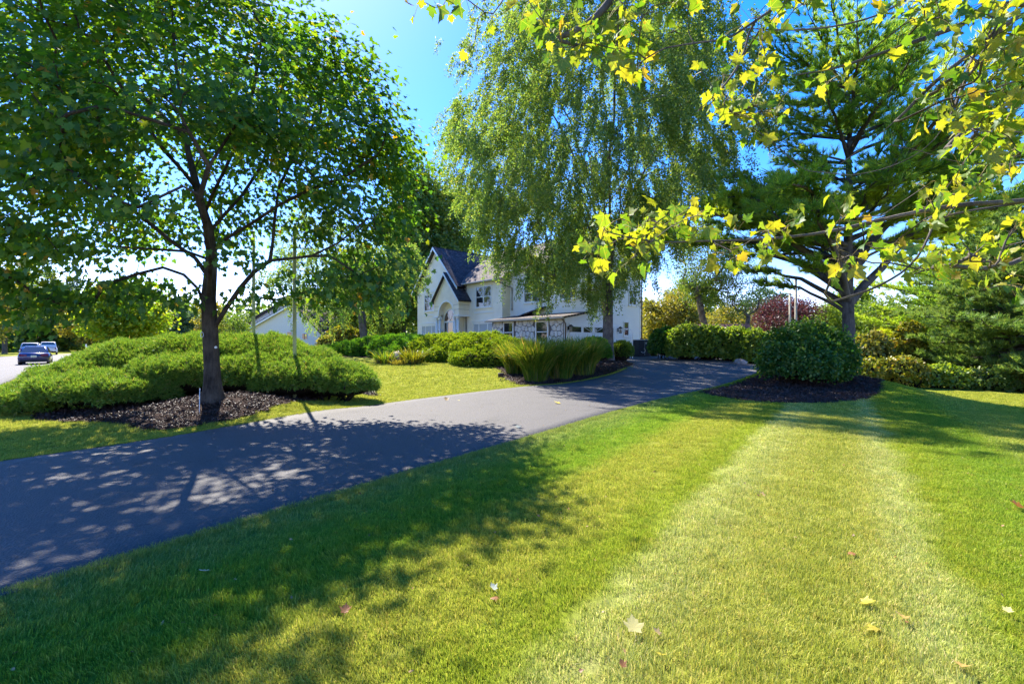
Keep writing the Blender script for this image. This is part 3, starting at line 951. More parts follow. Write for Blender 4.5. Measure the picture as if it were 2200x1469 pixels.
leaf_front = mat_leaf('leaf_front', [(0, (0.05,0.13,0.018)), (0.35, (0.11,0.19,0.022)), (0.72, (0.20,0.24,0.026)), (0.97, (0.28,0.27,0.03)), (1, (0.26,0.17,0.03))], trans=0.6, tgain=(1.75, 1.6, 0.4), gloss=0.02, rough=0.5, obj_random=True, veins=True)
leaf_front_mass = mat_leaf('leaf_front_mass', [(0, (0.05,0.13,0.018)), (0.35, (0.11,0.19,0.022)), (0.72, (0.20,0.24,0.026)), (0.97, (0.28,0.27,0.03)), (1, (0.26,0.17,0.03))], trans=0.6, tgain=(1.75, 1.6, 0.4), gloss=0.02, rough=0.5)
leaf_birch = mat_leaf('leaf_birch', [(0, (0.078,0.150,0.040)), (0.5, (0.130,0.215,0.052)), (0.9, (0.21,0.27,0.065)), (1, (0.36,0.32,0.07))], trans=0.5, tgain=(1.8,1.8,0.7), gloss=0.025, rough=.5, patch=0.4, pscale=0.35, pcol=(0.20,0.24,0.045))
leaf_pine = mat_leaf('leaf_pine', [(0, (0.08,0.19,0.05)), (0.6, (0.17,0.30,0.05)), (1, (0.30,0.38,0.055))], trans=0.55, tgain=(2.0,1.9,0.6), gloss=0.02, patch=0.85, pscale=0.2, pcol=(0.34,0.38,0.025))
leaf_pine_pale = mat_leaf('leaf_pine_pale', [(0, (0.0750,0.1650,0.0450)), (0.6, (0.1500,0.2550,0.0675)), (1, (0.2550,0.3150,0.0900))], trans=0.35, tgain=(1.8,1.7,0.7), gloss=0.02, patch=0.4, pscale=0.4, pcol=(0.16,0.17,0.04))
leaf_juniper = mat_leaf('leaf_juniper', [(0, (0.0800,0.1760,0.0288)), (0.6, (0.1520,0.2640,0.0352)), (0.93, (0.2400,0.3200,0.0480)), (1, (0.3520,0.2560,0.1280))], trans=0.3, tgain=(1.8,1.7,0.7), gloss=0.02)
leaf_yew = mat_leaf('leaf_yew', [(0, (0.0330,0.1275,0.0180)), (0.6, (0.0825,0.2100,0.0180)), (1, (0.1800,0.3000,0.0225))], trans=0.35, tgain=(1.9,1.8,0.6), gloss=0.02)
leaf_yew_gold = mat_leaf('leaf_yew_gold', [(0, (0.0675,0.1620,0.0162)), (0.6, (0.1755,0.2700,0.0162)), (1, (0.2970,0.3375,0.0270))], trans=0.35, tgain=(1.9,1.7,0.6), gloss=0.02)
leaf_privet = mat_leaf('leaf_privet', [(0, (0.022,0.085,0.015)), (0.6, (0.05,0.135,0.018)), (0.9, (0.12,0.20,0.03)), (1, (0.2,0.26,0.05))], trans=0.4, tgain=(1.9,1.9,0.6), gloss=0.02)
leaf_hedge = mat_leaf('leaf_hedge', [(0, (0.0650,0.1300,0.0195)), (0.6, (0.1430,0.2210,0.0260)), (1, (0.2470,0.2860,0.0390))], trans=0.4, tgain=(1.9,1.8,0.6), gloss=0.02)
leaf_ograss = mat_leaf('leaf_ograss', [(0, (0.0540,0.1260,0.0144)), (0.5, (0.1080,0.1860,0.0168)), (0.85, (0.2280,0.2400,0.0240)), (1, (0.3600,0.2640,0.0840))], trans=0.4, tgain=(1.8,1.6,0.6), gloss=0.02)
leaf_purple = mat_leaf('leaf_purple', [(0, (0.04,0.018,0.022)), (0.7, (0.085,0.035,0.04)), (1, (0.12,0.07,0.05))], trans=0.35, tgain=(1.8,1.0,1.0))
leaf_lime = mat_leaf('leaf_lime', [(0, (0.1080,0.2040,0.0144)), (0.6, (0.1920,0.2880,0.0180)), (1, (0.3600,0.3360,0.0240))], trans=0.45, tgain=(1.8,1.7,0.5))
leaf_mid = mat_leaf('leaf_mid', [(0, (0.0560,0.1190,0.0280)), (0.6, (0.1050,0.1750,0.0350)), (1, (0.1820,0.2240,0.0420))], trans=0.4, tgain=(1.8,1.8,0.6), patch=0.5, pscale=0.4)
leaf_olive = mat_leaf('leaf_olive', [(0, (0.1100,0.1375,0.0275)), (0.6, (0.2090,0.2090,0.0330)), (1, (0.3300,0.2640,0.0550))], trans=0.4, tgain=(1.6,1.5,0.6), patch=0.4, pscale=0.5, pcol=(0.26,0.18,0.04))
leaf_blue = mat_leaf('leaf_blue', [(0, (0.0325,0.0780,0.0455)), (0.6, (0.0650,0.1235,0.0650)), (1, (0.1430,0.1820,0.0910))], trans=0.3, tgain=(1.6,1.6,0.8))
leaf_gold = mat_leaf('leaf_gold', [(0, (0.09,0.14,0.015)), (0.6, (0.18,0.20,0.018)), (0.92, (0.28,0.24,0.02)), (1, (0.34,0.16,0.03))], trans=0.4, tgain=(1.5,1.4,0.5), patch=0.35, pscale=0.8, pcol=(0.28,0.18,0.03))
# ------------------------------------------------------------------ the shade maple by the driveway
def shade_maple():
    bx, by = -6.42, 10.0
    bz = float(gz(bx, by)) - 0.03
    T = empty('maple_tree', (bx, by, bz))
    tag(T, 'large green shade maple on a mulch mound left of the driveway', 'tree', 'maple trees')
    off = np.array([bx, by, bz])
    def L(*pts): return [px(u, v, y) - off for u, v, y in pts]
    trunk = np.array([(0, 0, 0)] + [tuple(p) for p in L((455,780,10),(451,700,10),(448,640,10),(452,590,10.05),(455,545,10.1),(448,490,10.1),(432,440,10.15),(420,390,10.2),(405,330,10.2),(392,250,10.2),(380,160,10.2),(372,70,10.2),(366,-60,10.2))])
    limbs = [
        L((460,705,10),(484,665,9.95),(515,620,9.9),(545,585,9.9),(580,560,9.85),(620,556,9.8),(670,550,9.7),(730,520,9.6),(790,470,9.6)),
        L((580,560,9.85),(586,520,9.9),(590,470,10.1),(600,400,10.3),(640,320,10.4),(690,240,10.5)),
        L((446,670,10),(425,620,9.95),(395,590,9.8),(350,575,9.6),(290,590,9.3),(230,610,9.0),(160,600,8.8),(90,570,8.7)),
        L((452,600,10.05),(420,555,10),(370,520,9.9),(310,470,9.8),(250,425,9.7),(180,370,9.7),(110,300,9.7),(40,220,9.8)),
        L((455,560,10.1),(400,540,10.4),(330,535,10.9),(250,530,11.4),(170,500,11.8),(90,450,12)),
        L((457,540,10.1),(490,510,10.0),(540,480,9.9),(600,440,9.8),(660,410,9.7),(740,380,9.7),(800,340,9.7)),
        L((450,500,10.1),(475,470,10.3),(520,420,10.7),(560,360,11.1),(590,280,11.3),(610,180,11.4)),
        L((440,460,10.15),(455,420,10.0),(485,360,9.6),(520,280,9.2),(545,190,8.9),(560,100,8.8)),
        L((425,410,10.2),(395,370,9.9),(350,320,9.4),(300,250,9.0),(250,170,8.7),(200,90,8.6)),
        L((415,370,10.2),(440,320,10.5),(480,240,10.9),(510,140,11.1),(530,40,11.2)),
        L((400,300,10.2),(360,260,10.6),(300,200,11.1),(240,120,11.5),(180,40,11.8)),
        L((448,640,10),(450,600,9.5),(452,560,9.0),(445,520,8.4),(440,470,7.8),(430,420,7.2)),
        L((452,600,10.05),(455,570,10.7),(460,530,11.4),(470,480,12.2),(480,420,13.0)),
    ]
    C = np.array([-0.25, 0, 6.0])
    def ok(p):
        # right flank of the crown leans in towards the top; open under the low limbs
        r = math.hypot(p[0] - C[0], p[1])
        if p[2] < 2.3 + 0.55 * max(0, 2.9 - r): return False
        if p[0] > 3.9: return False
        if p[2] > 7.0 and p[0] > 3.2 - (p[2] - 7.0) * 1.15: return False
        if p[2] > 6.5 and p[1] < -4.3 + (p[2] - 6.5) * 0.42: return False
        if p[2] > 4.5 and p[0] + 0.6 * max(0, -p[1]) > 4.9 - 0.35 * (p[2] - 4.5): return False
        if p[1] > 1.3 + 0.55 * max(0, p[2] - 3.0): return False
        return True
    A = crown_points(520, C, (4.75, 4.5, 4.9), None, 0.42, 3, ok)
    extra = []
    for u, v, y in [(820,600,9.7),(835,640,9.6),(790,650,9.6),(850,560,9.7),(800,620,10.2),(720,600,9.3),(760,640,10.6),(700,640,10.4),(60,640,8.4),(30,600,8.2),(120,650,8.6),(70,690,8.5),(10,660,8.6),(160,630,9.2),(200,650,9.0),(250,625,8.9),(300,640,9.3),(340,610,9.2),
                    (380,640,9.2),(410,600,9.0),(360,585,8.8),(420,560,8.7),(470,590,8.9),(510,560,8.8),(540,600,9.4),(560,640,10.0),(500,625,10.4),(600,600,10.2),(640,630,10.3),(840,560,9.9),(835,500,10),(825,430,10),(820,370,10),(850,305,10.2),(760,150,10.3),(775,170,10.3),(690,60,10.4),(640,40,10.3),(700,130,10.2)]:
        extra.append(px(u, v, y) - off)
    A = np.vstack([A, extra])
    # the crown is open where one looks in at the forking limbs
    w = A + off
    uu = CU + w[:, 0] / w[:, 1] * FPX; vv = CV - (w[:, 2] - EYE) / w[:, 1] * FPX
    hole = (((uu - 440) / 250) ** 2 + ((vv - 470) / 170) ** 2 < 1) & (A[:, 1] < 1.2)
    keep = ~hole | (rng.uniform(0, 1, len(A)) < 0.16)
    A = A[keep]
    ch, dirs = grow([trunk] + limbs, A, step=0.4, r_tip=0.0085, power=2.05, r_base=0.152)
    wood('trunk', flare(ch, k=1.75), bark_maple, T, 16)
    outw = unit(A - C); outw = unit(outw + dirs * .4)
    dens = 92
    (V, F), pos, (U_, V_, W_) = clump_leaves(A, outw, dens, (0.36, 0.36, 0.15), 0.112, MAPLE_V, MAPLE_F, up=1.0, hang=0.45, jitter=.45, njit=.36)
    # the 300 leaves nearest to the camera are leaves of their own, the rest one mass
    dist = np.linalg.norm(pos + off - np.array([0, 0, EYE]), axis=1)
    vis = (np.abs((pos[:, 0] + bx) / (pos[:, 1] + by)) < 1.08) & ((pos[:, 2] + bz - EYE) / (pos[:, 1] + by) < 0.72)
    near = np.argsort(np.where(vis, dist, 1e9))[:300]
    isn = np.zeros(len(pos), bool); isn[near] = True
    V = V.reshape(len(pos), -1, 3)[~isn].reshape(-1, 3)
    nk = (~isn).sum(); k = len(MAPLE_V)
    F = (MAPLE_F[None] + (np.arange(nk) * k)[:, None, None]).reshape(-1, 3)
    mk('crown', V, F, leaf_maple, T, kind='stuff')
    lms = [raw_mesh('leaf', *maple_detailed(c, f, 450 + i), leaf_maple_one) for i, (c, f) in enumerate(((.2, .2), (.4, .3), (.3, -.1)))]
    for q, i in enumerate(near):
        o = link('leaf', lms[q % 3], T)
        s = rng.uniform(.07, .115)
        M = Matrix(((U_[i][0], V_[i][0], W_[i][0], 0), (U_[i][1], V_[i][1], W_[i][1], 0), (U_[i][2], V_[i][2], W_[i][2], 0), (0, 0, 0, 1)))
        o.matrix_basis = Matrix.Translation(pos[i]) @ M @ Matrix.Scale(s, 4)
    # round plastic tag and a loop of wire on the bark
    mb = MB()
    p = px(463, 746, 9.80) - off
    mb.prism([(p[0] + .025 * math.cos(a), p[1], p[2] + .025 * math.sin(a)) for a in np.linspace(0, 2 * PI, 12, endpoint=False)], (0, .02, 0))
    mb.build('tree_tag', mat_white, T)
    mb = MB(); p = px(434, 719, 9.86) - off
    mb.tube([p + np.array([.03 * math.cos(a), 0, .06 * math.sin(a)]) for a in np.linspace(0, 2 * PI, 15)], .006, 5, cap=False)
    mb.build('wire_loop', mat_white, T)
leaf_maple_one = mat_leaf('leaf_maple_one', [(0, (0.035,0.105,0.022)), (0.5, (0.062,0.145,0.020)), (0.85, (0.10,0.19,0.020)), (1, (0.19,0.23,0.022))], trans=0.42, tgain=(2.2, 2.1, 0.5), gloss=0.012, rough=0.5, obj_random=True)
mat_white = mat_plain('painted_white', (0.80, 0.80, 0.78), 0.5, 0.4)
shade_maple()

# ------------------------------------------------------------------ the tall birch in front of the garage
def birch(bx, by, label, H, R, ztop, n_at, leaves_per, trunk_r, lean=(0, 0), seed=5, mat=None, group='birch trees', strands=4, leafsize=0.085, zlow=2.8, cx=0.0, leaders=5, fork=0.22, bark=None, bottom=None, smin=.5, smax=1.7):
    bz = float(gz(bx, by)) - 0.03
    T = empty('birch_tree', (bx, by, bz))
    tag(T, label, 'tree', group)
    r = np.random.default_rng(seed)
    f = fork * H
    trunk = [(0, 0, 0), (lean[0] * f * .5, lean[1] * f * .5, f * .5), (lean[0] * f, lean[1] * f, f)]
    top = np.array([cx * .4 + lean[0] * H * .4, 0, H * .93])
    for t in np.linspace(0.12, 1, 9):
        trunk.append(tuple(np.array(trunk[2]) * (1 - t) + top * t + r.normal(0, .12, 3)))
    limbs = []
    for i in range(leaders):
        a = i / leaders * 2 * PI + r.uniform(-.4, .4)
        z0 = f * r.uniform(.85, 1.5)
        s = np.array([lean[0] * z0, lean[1] * z0, z0])
        e = np.array([cx + math.cos(a) * R * r.uniform(.45, .7), math.sin(a) * R * r.uniform(.45, .7), H * r.uniform(.62, .88)])
        m = s * .5 + e * .5 + np.array([-math.cos(a) * R * .12, -math.sin(a) * R * .12, H * .03])
        t = np.linspace(0, 1, 10)[:, None]
        limbs.append((1 - t) ** 2 * s + 2 * t * (1 - t) * m + t * t * e + r.normal(0, .06, (10, 3)))
    C = np.array([cx, 0, (ztop + zlow) / 2])
    def ok(p):
        h = (p[2] - zlow) / (ztop - zlow)
        lim = R * (0.72 + 0.5 * math.sin(min(1, max(0, h)) * PI) ** .8 - .18 * h)
        if bottom is not None and p[2] < bottom(p[0]): return False
        return math.hypot(p[0] - cx, p[1]) < lim
    A = crown_points(n_at, C, (R * 1.1, R * 1.05, (ztop - zlow) / 2 * 1.08), zlow * .8, 0.4, seed, ok)
    ch, dirs = grow([np.array(trunk)] + limbs, A, step=0.6, r_tip=0.008, power=2.3, r_base=trunk_r, up=0.5)
    wood('trunk', flare(ch, k=1.5), bark or bark_birch, T, 14)
    # weeping shoots
    S0 = np.repeat(A, strands, 0) + r.normal(0, .42, (len(A) * strands, 3))
    ow = unit(np.repeat(A - C, strands, 0)) * [1, 1, .2]
    ln = r.uniform(smin, smax, len(S0)) * (R / 7) ** .5
    t = r.uniform(0, 1, (len(S0), leaves_per))
    pos = S0[:, None, :] + ow[:, None, :] * (t[..., None] * .45 * ln[:, None, None]) - np.array([0, 0, 1.0]) * (t[..., None] ** 1.6) * ln[:, None, None] + r.normal(0, .07, (len(S0), leaves_per, 3))
    pos = pos.reshape(-1, 3)
    n = len(pos)
    axis_ = unit(r.normal(0, .55, (n, 3)) + np.array([0, 0, -.55]) + np.repeat(ow, leaves_per, 0) * .4)
    U, V, W = frames(axis_, unit(r.normal(0, 1, (n, 3)) + [0, 0, .4]))
    VV, FF = place(OVAL_V, OVAL_F, pos, U, V, W, leafsize * r.uniform(.65, 1.25, n))
    mk('crown', VV, FF, mat or leaf_birch, T, kind='stuff')
    return T
birch(5.07, 24.6, 'tall weeping birch standing in front of the garage', 18.6, 7.6, 19.6, 700, 84, 0.26, seed=8, cx=-.6, strands=9, leafsize=0.105, zlow=3.0, leaders=9, fork=0.22,
      bottom=lambda q: 3.3 + (.17 if q < -1.9 else .12) * (q + 1.9) ** 2, smin=.35, smax=1.1)
b_ = gp(786, 724)
birch(-11.0, 35.0, 'leaning birch left of the house, behind the yew hedge', 11.5, 5.2, 11.0, 170, 70, 0.27, lean=(-.10, 0), seed=21, cx=-1.6, strands=4, leafsize=0.13, zlow=2.6, fork=.26)

# ------------------------------------------------------------------ white pines
def pine(bx, by, label, H, Rmax, zlow, whorl=0.55, per=5, mat=None, r_base=.26, seed=3, size=.26, dens=1.0, profile=None, group=None, name='pine_tree', width=.045, rise=.25, nn=16, skip=.0, open_below=.0):
    bz = float(gz(bx, by)) - .04
    T = empty(name, (bx, by, bz))
    tag(T, label, 'tree', group)
    r = np.random.default_rng(seed)
    zt = np.linspace(0, H, 22)
    tr = np.stack([np.cumsum(r.normal(0, .02, 22)), np.cumsum(r.normal(0, .02, 22)), zt], 1); tr[0] = 0
    chains = [(tr, r_base * (1 - zt / H * .93), True)]
    TP, TA, TS = [], [], []
    z = zlow
    while z < H - .25:
        f = (z - zlow) / (H - zlow)
        L0 = profile(f) * Rmax if profile else Rmax * (1 - f) ** .75 * (0.75 + .25 * min(1, f * 6))
        a0 = r.uniform(0, 6.28)
        low = f < open_below
        for k in range(per if not low else max(3, per - 2)):
            if r.uniform() < skip: continue
            a = a0 + k / per * 6.28 + r.normal(0, .3)
            L = max(.25, L0 * r.uniform(.5, 1.2))
            base = np.array([np.interp(z, zt, tr[:, 0]), np.interp(z, zt, tr[:, 1]), z + r.normal(0, .26)])
            h = np.array([math.cos(a), math.sin(a), 0])
            sd = np.array([-h[1], h[0], 0]) * r.normal(0, .12)
            t = np.linspace(0, 1, 9)
            rr = rise + .35 * f + r.normal(0, .08)
            zz = L * (rr * t - .22 * t * t * (1 - f) + .12 * t ** 4) if not low else L * (.95 * t - .52 * t * t)
            P = base + h * (t * L)[:, None] + sd * (L * t * t)[:, None] + np.array([0, 0, 1.0]) * zz[:, None] + r.normal(0, .025 * L, (9, 3)) * t[:, None]
            br = max(.012, (.030 if low else .022) * L ** .9) * (.95 - .85 * t)
            chains.append((P, br, False))
            s0 = .5 if low else .22
            nb = max(3, int(L / .22 * dens))
            for q in range(nb):
                s = s0 + (1 - s0) * (q + r.uniform(0, 1)) / nb
                p0 = np.array([np.interp(s, t, P[:, c]) for c in range(3)])
                side = 1 if q % 2 else -1
                ang = a + side * r.uniform(.35, 1.1)
                bl = (.25 + .30 * L * (1 - s) ** .8) * r.uniform(.6, 1.3)
                d = np.array([math.cos(ang), math.sin(ang), r.uniform(.0, .55)])
                p1 = p0 + d * bl
                chains.append((np.array([p0, (p0 + p1) / 2 + [0, 0, -.02], p1]), np.array([.010, .008, .004]), False))
                m = max(2, int(bl / .15))
                for w in range(m + 1):
                    u = (w + .8) / (m + .8)
                    TP.append(p0 + d * bl * u + r.normal(0, .05, 3)); TA.append(d * .8 + r.normal(0, .4, 3) + [0, 0, .45]); TS.append(size * r.uniform(.7, 1.25))
            for e in range(3):
                TP.append(P[-1] + r.normal(0, .05, 3)); TA.append(h + r.normal(0, .4, 3) + [0, 0, .6]); TS.append(size)
        z += whorl * r.uniform(.8, 1.2)
    for e in range(8):
        TP.append(tr[-1] + r.normal(0, .08, 3)); TA.append(r.normal(0, .5, 3) + [0, 0, 1]); TS.append(size)
    wood('trunk', flare(chains, k=1.5), bark_pine, T, 14)
    needles('crown', np.array(TP), unit(np.array(TA)), np.array(TS), mat or leaf_pine, T, nn=nn, width=width, flare_=.6, seed=seed * 10)
    return T
def prof_main(f):
    return (1 - f) ** .32 * (.92 + .2 * math.sin(min(1, f * 2.0) * PI)) * (1 + .16 * math.sin(f * 23))
pine(13.0, 18.0, 'big white pine rising behind the round clipped shrub', 12.6, 5.9, 2.4, whorl=.44, per=6, r_base=.24, seed=4, profile=prof_main, size=.31, group='white pines', dens=1.25, nn=26, width=.036, skip=.16, open_below=.2)
pine(33.2, 31.0, 'pale green white pine at the far edge of the lower lawn', 12.8, 7.4, .4, whorl=.42, per=7, r_base=.20, seed=12, mat=leaf_pine_pale, size=.42, group='white pines', dens=.9, rise=.10)
pine((2075 - CU) / FPX * 36, 36.0, 'dark white pine standing behind, between the big pine and the pale one', 17.5, 6.5, 2.0, whorl=.7, per=6, r_base=.22, seed=19, profile=prof_main, size=.42, group='white pines', dens=.8, nn=14, skip=.12)
# ------------------------------------------------------------------ spreading junipers
def juniper(label, lobes, seed, mat, size=.105, dens=620, nn=9, width=.075, group='spreading junipers', name='juniper_shrub', bump=.09, sway=(0, 0, .25), flare_=.8, stems=True, inner=True, cat='shrub', zcut=-.35):
    lobes = [(x, y, float(gz(x, y)) + cz, rx, ry, rz) for x, y, cz, rx, ry, rz in lobes]
    c = np.mean([l[:3] for l in lobes], 0); c[2] = float(gz(c[0], c[1]))
    T = empty(name, tuple(c))
    tag(T, label, cat, group)
    loc = [(x - c[0], y - c[1], z - c[2], a, b, d) for x, y, z, a, b, d in lobes]
    P, N = ellipsoid_union(loc, dens, seed, zcut=zcut, bump=bump)
    P2, N2 = ellipsoid_union([(x, y, z, a * .92, b * .92, d * .92) for x, y, z, a, b, d in loc], dens * .5, seed + 1, zcut=zcut, bump=bump)
    P = np.vstack([P, P2]); N = np.vstack([N, N2])
    A = unit(N * .75 + rng.normal(0, .5, P.shape) + np.array(sway))
    needles('foliage', P, A, size * rng.uniform(.6, 1.35, len(P)), mat, T, nn=nn, width=width, flare_=flare_, seed=seed)
    if inner: lobes_core('inner_branches', loc, twig_brown, T, .84)
    if stems:
        mb = MB()
        r = np.random.default_rng(seed)
        for x, y, z, a, b, d in loc:
            for k in range(5):
                g0 = np.array([x + r.normal(0, a * .25), y + r.normal(0, b * .25), 0]); g0[2] = float(gz(g0[0] + c[0], g0[1] + c[1])) - c[2] - .05
                e = np.array([x + r.normal(0, a * .45), y + r.normal(0, b * .45), z])
                mb.tube([g0, (g0 + e) / 2 + r.normal(0, .06, 3), e], [.035, .028, .018], 5)
        mb.build('stem', twig_brown, T)
    return T
juniper('wide spreading juniper left of the maple trunk, nearest the street', [
    (-11.2,11.0,0.28,1.34,1.10,0.34),(-11.5,12.9,0.47,1.29,1.32,0.45),(-10.4,13.3,0.79,1.79,1.65,0.85),(-9.2,13.5,0.88,1.57,1.65,0.90),(-9.7,11.2,0.45,1.68,1.32,0.41),(-8.45,12.0,0.67,1.29,1.16,0.52),(-10.9,12.3,0.56,1.57,1.32,0.56)], 31, leaf_juniper, bump=.055)
juniper('rounded spreading juniper right of the maple trunk, pierced by a post', [
    (-7.9,13.3,0.88,1.34,1.32,0.83),(-7.0,13.3,0.88,1.34,1.32,0.84),(-6.0,13.0,0.74,1.29,1.21,0.68),(-5.1,12.65,0.58,1.12,1.04,0.54),(-4.4,12.4,0.48,0.81,0.79,0.40),(-6.7,12.1,0.65,1.23,0.99,0.50),(-5.6,11.95,0.56,1.12,0.94,0.45)], 47, leaf_juniper, bump=.055)

# ------------------------------------------------------------------ flowing yew hedge before the house
yk = dict(group='yew hedge mounds before the house', name='yew_shrub', size=.16, dens=190, nn=9, width=.085, bump=.07, stems=False, sway=(.3, -.3, -.15), flare_=.6)
def at_y(u, y): return (u - CU) / FPX * y
juniper('low dark yew mound at the hedge end beside the leaning birch', [(at_y(722,33.5),33.5,0.08,1.5,1.3,0.58),(at_y(765,33),33,0.26,2.0,1.6,0.76),(at_y(815,32),32,0.38,2.2,1.7,0.92)], 53, leaf_yew, **yk)
juniper('dark green yew mound behind the rock and iris clump', [(at_y(865,30.3),30.3,0.43,2.2,1.7,0.98),(at_y(905,29.2),29.2,0.38,2.0,1.6,0.96),(at_y(880,28.8),28.6,0.18,2.0,1.2,0.64)], 59, leaf_yew, **yk)
juniper('sunlit yew mound below the front door of the house', [(at_y(955,28.2),28.2,0.43,2.2,1.7,1.04),(at_y(1000,27.2),27.2,0.43,2.0,1.6,1.06),(at_y(965,26.6),26.6,0.18,1.9,1.2,0.68)], 61, leaf_yew_gold, **yk)
juniper('tallest golden yew mound before the stone garage front', [(at_y(1045,25.6),25.6,0.48,2.0,1.6,1.14),(at_y(1085,24.8),24.8,0.38,1.9,1.5,0.96),(at_y(1040,24.2),24.2,0.18,1.7,1.2,0.76),(at_y(1125,24.2),24.2,0.28,1.3,1.2,0.76)], 67, leaf_yew_gold, **yk)
juniper('small clipped shrub behind the birch trunk by the trellis', [(at_y(1335,25.4),25.4,.52,.62,.6,.62)], 71, leaf_hedge, group='clipped shrubs', name='clipped_shrub', size=.12, dens=260, width=.09, bump=.04)
juniper('low clipped shrub between the ornamental grass and the birch', [(at_y(1272,24.0),24.0,.5,.95,.8,.75)], 73, leaf_yew, group='clipped shrubs', name='clipped_shrub', size=.13, dens=240, width=.09, bump=.05)

# ------------------------------------------------------------------ leafy clipped shrubs
def leafy_shrub(label, lobes, seed, mat, size=.09, dens=520, bump=.06, group='clipped shrubs', name='clipped_shrub', zcut=-.55, cat='shrub', tv=ROUND_V, tf=ROUND_F, layers=(1.0, .93, .85)):
    lobes = [(x, y, float(gz(x, y)) + cz, rx, ry, rz) for x, y, cz, rx, ry, rz in lobes]
    c = np.mean([l[:3] for l in lobes], 0); c[2] = float(gz(c[0], c[1]))
    T = empty(name, tuple(c)); tag(T, label, cat, group)
    loc = [(x - c[0], y - c[1], z - c[2], a, b, d) for x, y, z, a, b, d in lobes]
    Ps, Ns = [], []
    for i, k in enumerate(layers):
        P, N = ellipsoid_union([(x, y, z, a * k, b * k, d * k) for x, y, z, a, b, d in loc], dens * (1 - .25 * i), seed + i, zcut=zcut, bump=bump)
        Ps.append(P); Ns.append(N)
    P = np.vstack(Ps); N = np.vstack(Ns)
    n = len(P)
    ax_ = unit(N * .35 + rng.normal(0, .6, (n, 3)) + [0, 0, .15])
    U, V, W = frames(ax_, unit(N + rng.normal(0, .45, (n, 3)) + [0, 0, .3]))
    parts = [place(tv, tf, P, U, V, W, size * rng.uniform(.6, 1.3, n))]
    top = np.where(N[:, 2] > .15)[0]
    ns = max(8, len(top) // 70)
    pick = rng.choice(top, min(ns, len(top)), replace=False)
    for q in pick:      # loose shoots standing out of the clipped surface
        ln = rng.uniform(.10, .34); d = unit(N[q] * .6 + rng.normal(0, .35, 3) + [0, 0, .7]); m = 9
        t = np.linspace(.1, 1, m)[:, None]
        pp = P[q] + d * ln * t + rng.normal(0, .012, (m, 3))
        aa = unit(d * .5 + rng.normal(0, .7, (m, 3)))
        u2, v2, w2 = frames(aa, unit(rng.normal(0, .6, (m, 3)) + [0, 0, .6]))
        parts.append(place(tv, tf, pp, u2, v2, w2, size * .8 * rng.uniform(.6, 1.1, m)))
    VV, FF = join(parts)
    mk('foliage', VV, FF, mat, T, kind='stuff')
    lobes_core('inner_branches', loc, twig_brown, T, .72)
    mb = MB(); r = np.random.default_rng(seed)
    for x, y, z, a, b, d in loc:
        for k in range(6):
            g0 = np.array([x + r.normal(0, a * .3), y + r.normal(0, b * .3), 0.]); g0[2] = float(gz(g0[0] + c[0], g0[1] + c[1])) - c[2] - .05
            e = np.array([x + r.normal(0, a * .5), y + r.normal(0, b * .5), z])
            mb.tube([g0, (g0 + e) / 2 + r.normal(0, .05, 3), e], [.03, .024, .015], 5)
    mb.build('stem', twig_brown, T)
    return T
leafy_shrub('round dark evergreen shrub clipped in front of the pine trunk', [(at_y(1700,16.6),16.6,.9,.86,.9,.80),(at_y(1758,16.8),16.8,.95,.92,.95,.86),(at_y(1728,16.3),16.4,.7,1.2,1.0,.68),(at_y(1725,16.9),16.9,1.2,.8,.8,.72),(at_y(1782,16.9),16.8,.6,.66,.7,.55)], 81, leaf_privet, size=.085, dens=700, bump=.19)
hy = 27.5
leafy_shrub('long yellow-green clipped hedge beyond the end of the driveway', [(at_y(1475,hy),hy,.85,1.25,1.0,1.15),(at_y(1520,hy),hy-.2,.85,1.3,1.0,1.12),(at_y(1565,hy),hy-.5,.8,1.3,1.0,1.12),(at_y(1612,hy-.8),hy-1,.8,1.3,1.0,1.12)], 83, leaf_hedge, size=.14, dens=220, group='hedges')
leafy_shrub('dark pointed shrub at the house end of the clipped hedge', [(at_y(1425,28.3),28.3,.9,.8,.7,.95)], 85, leaf_privet, size=.14, dens=220, group='hedges')

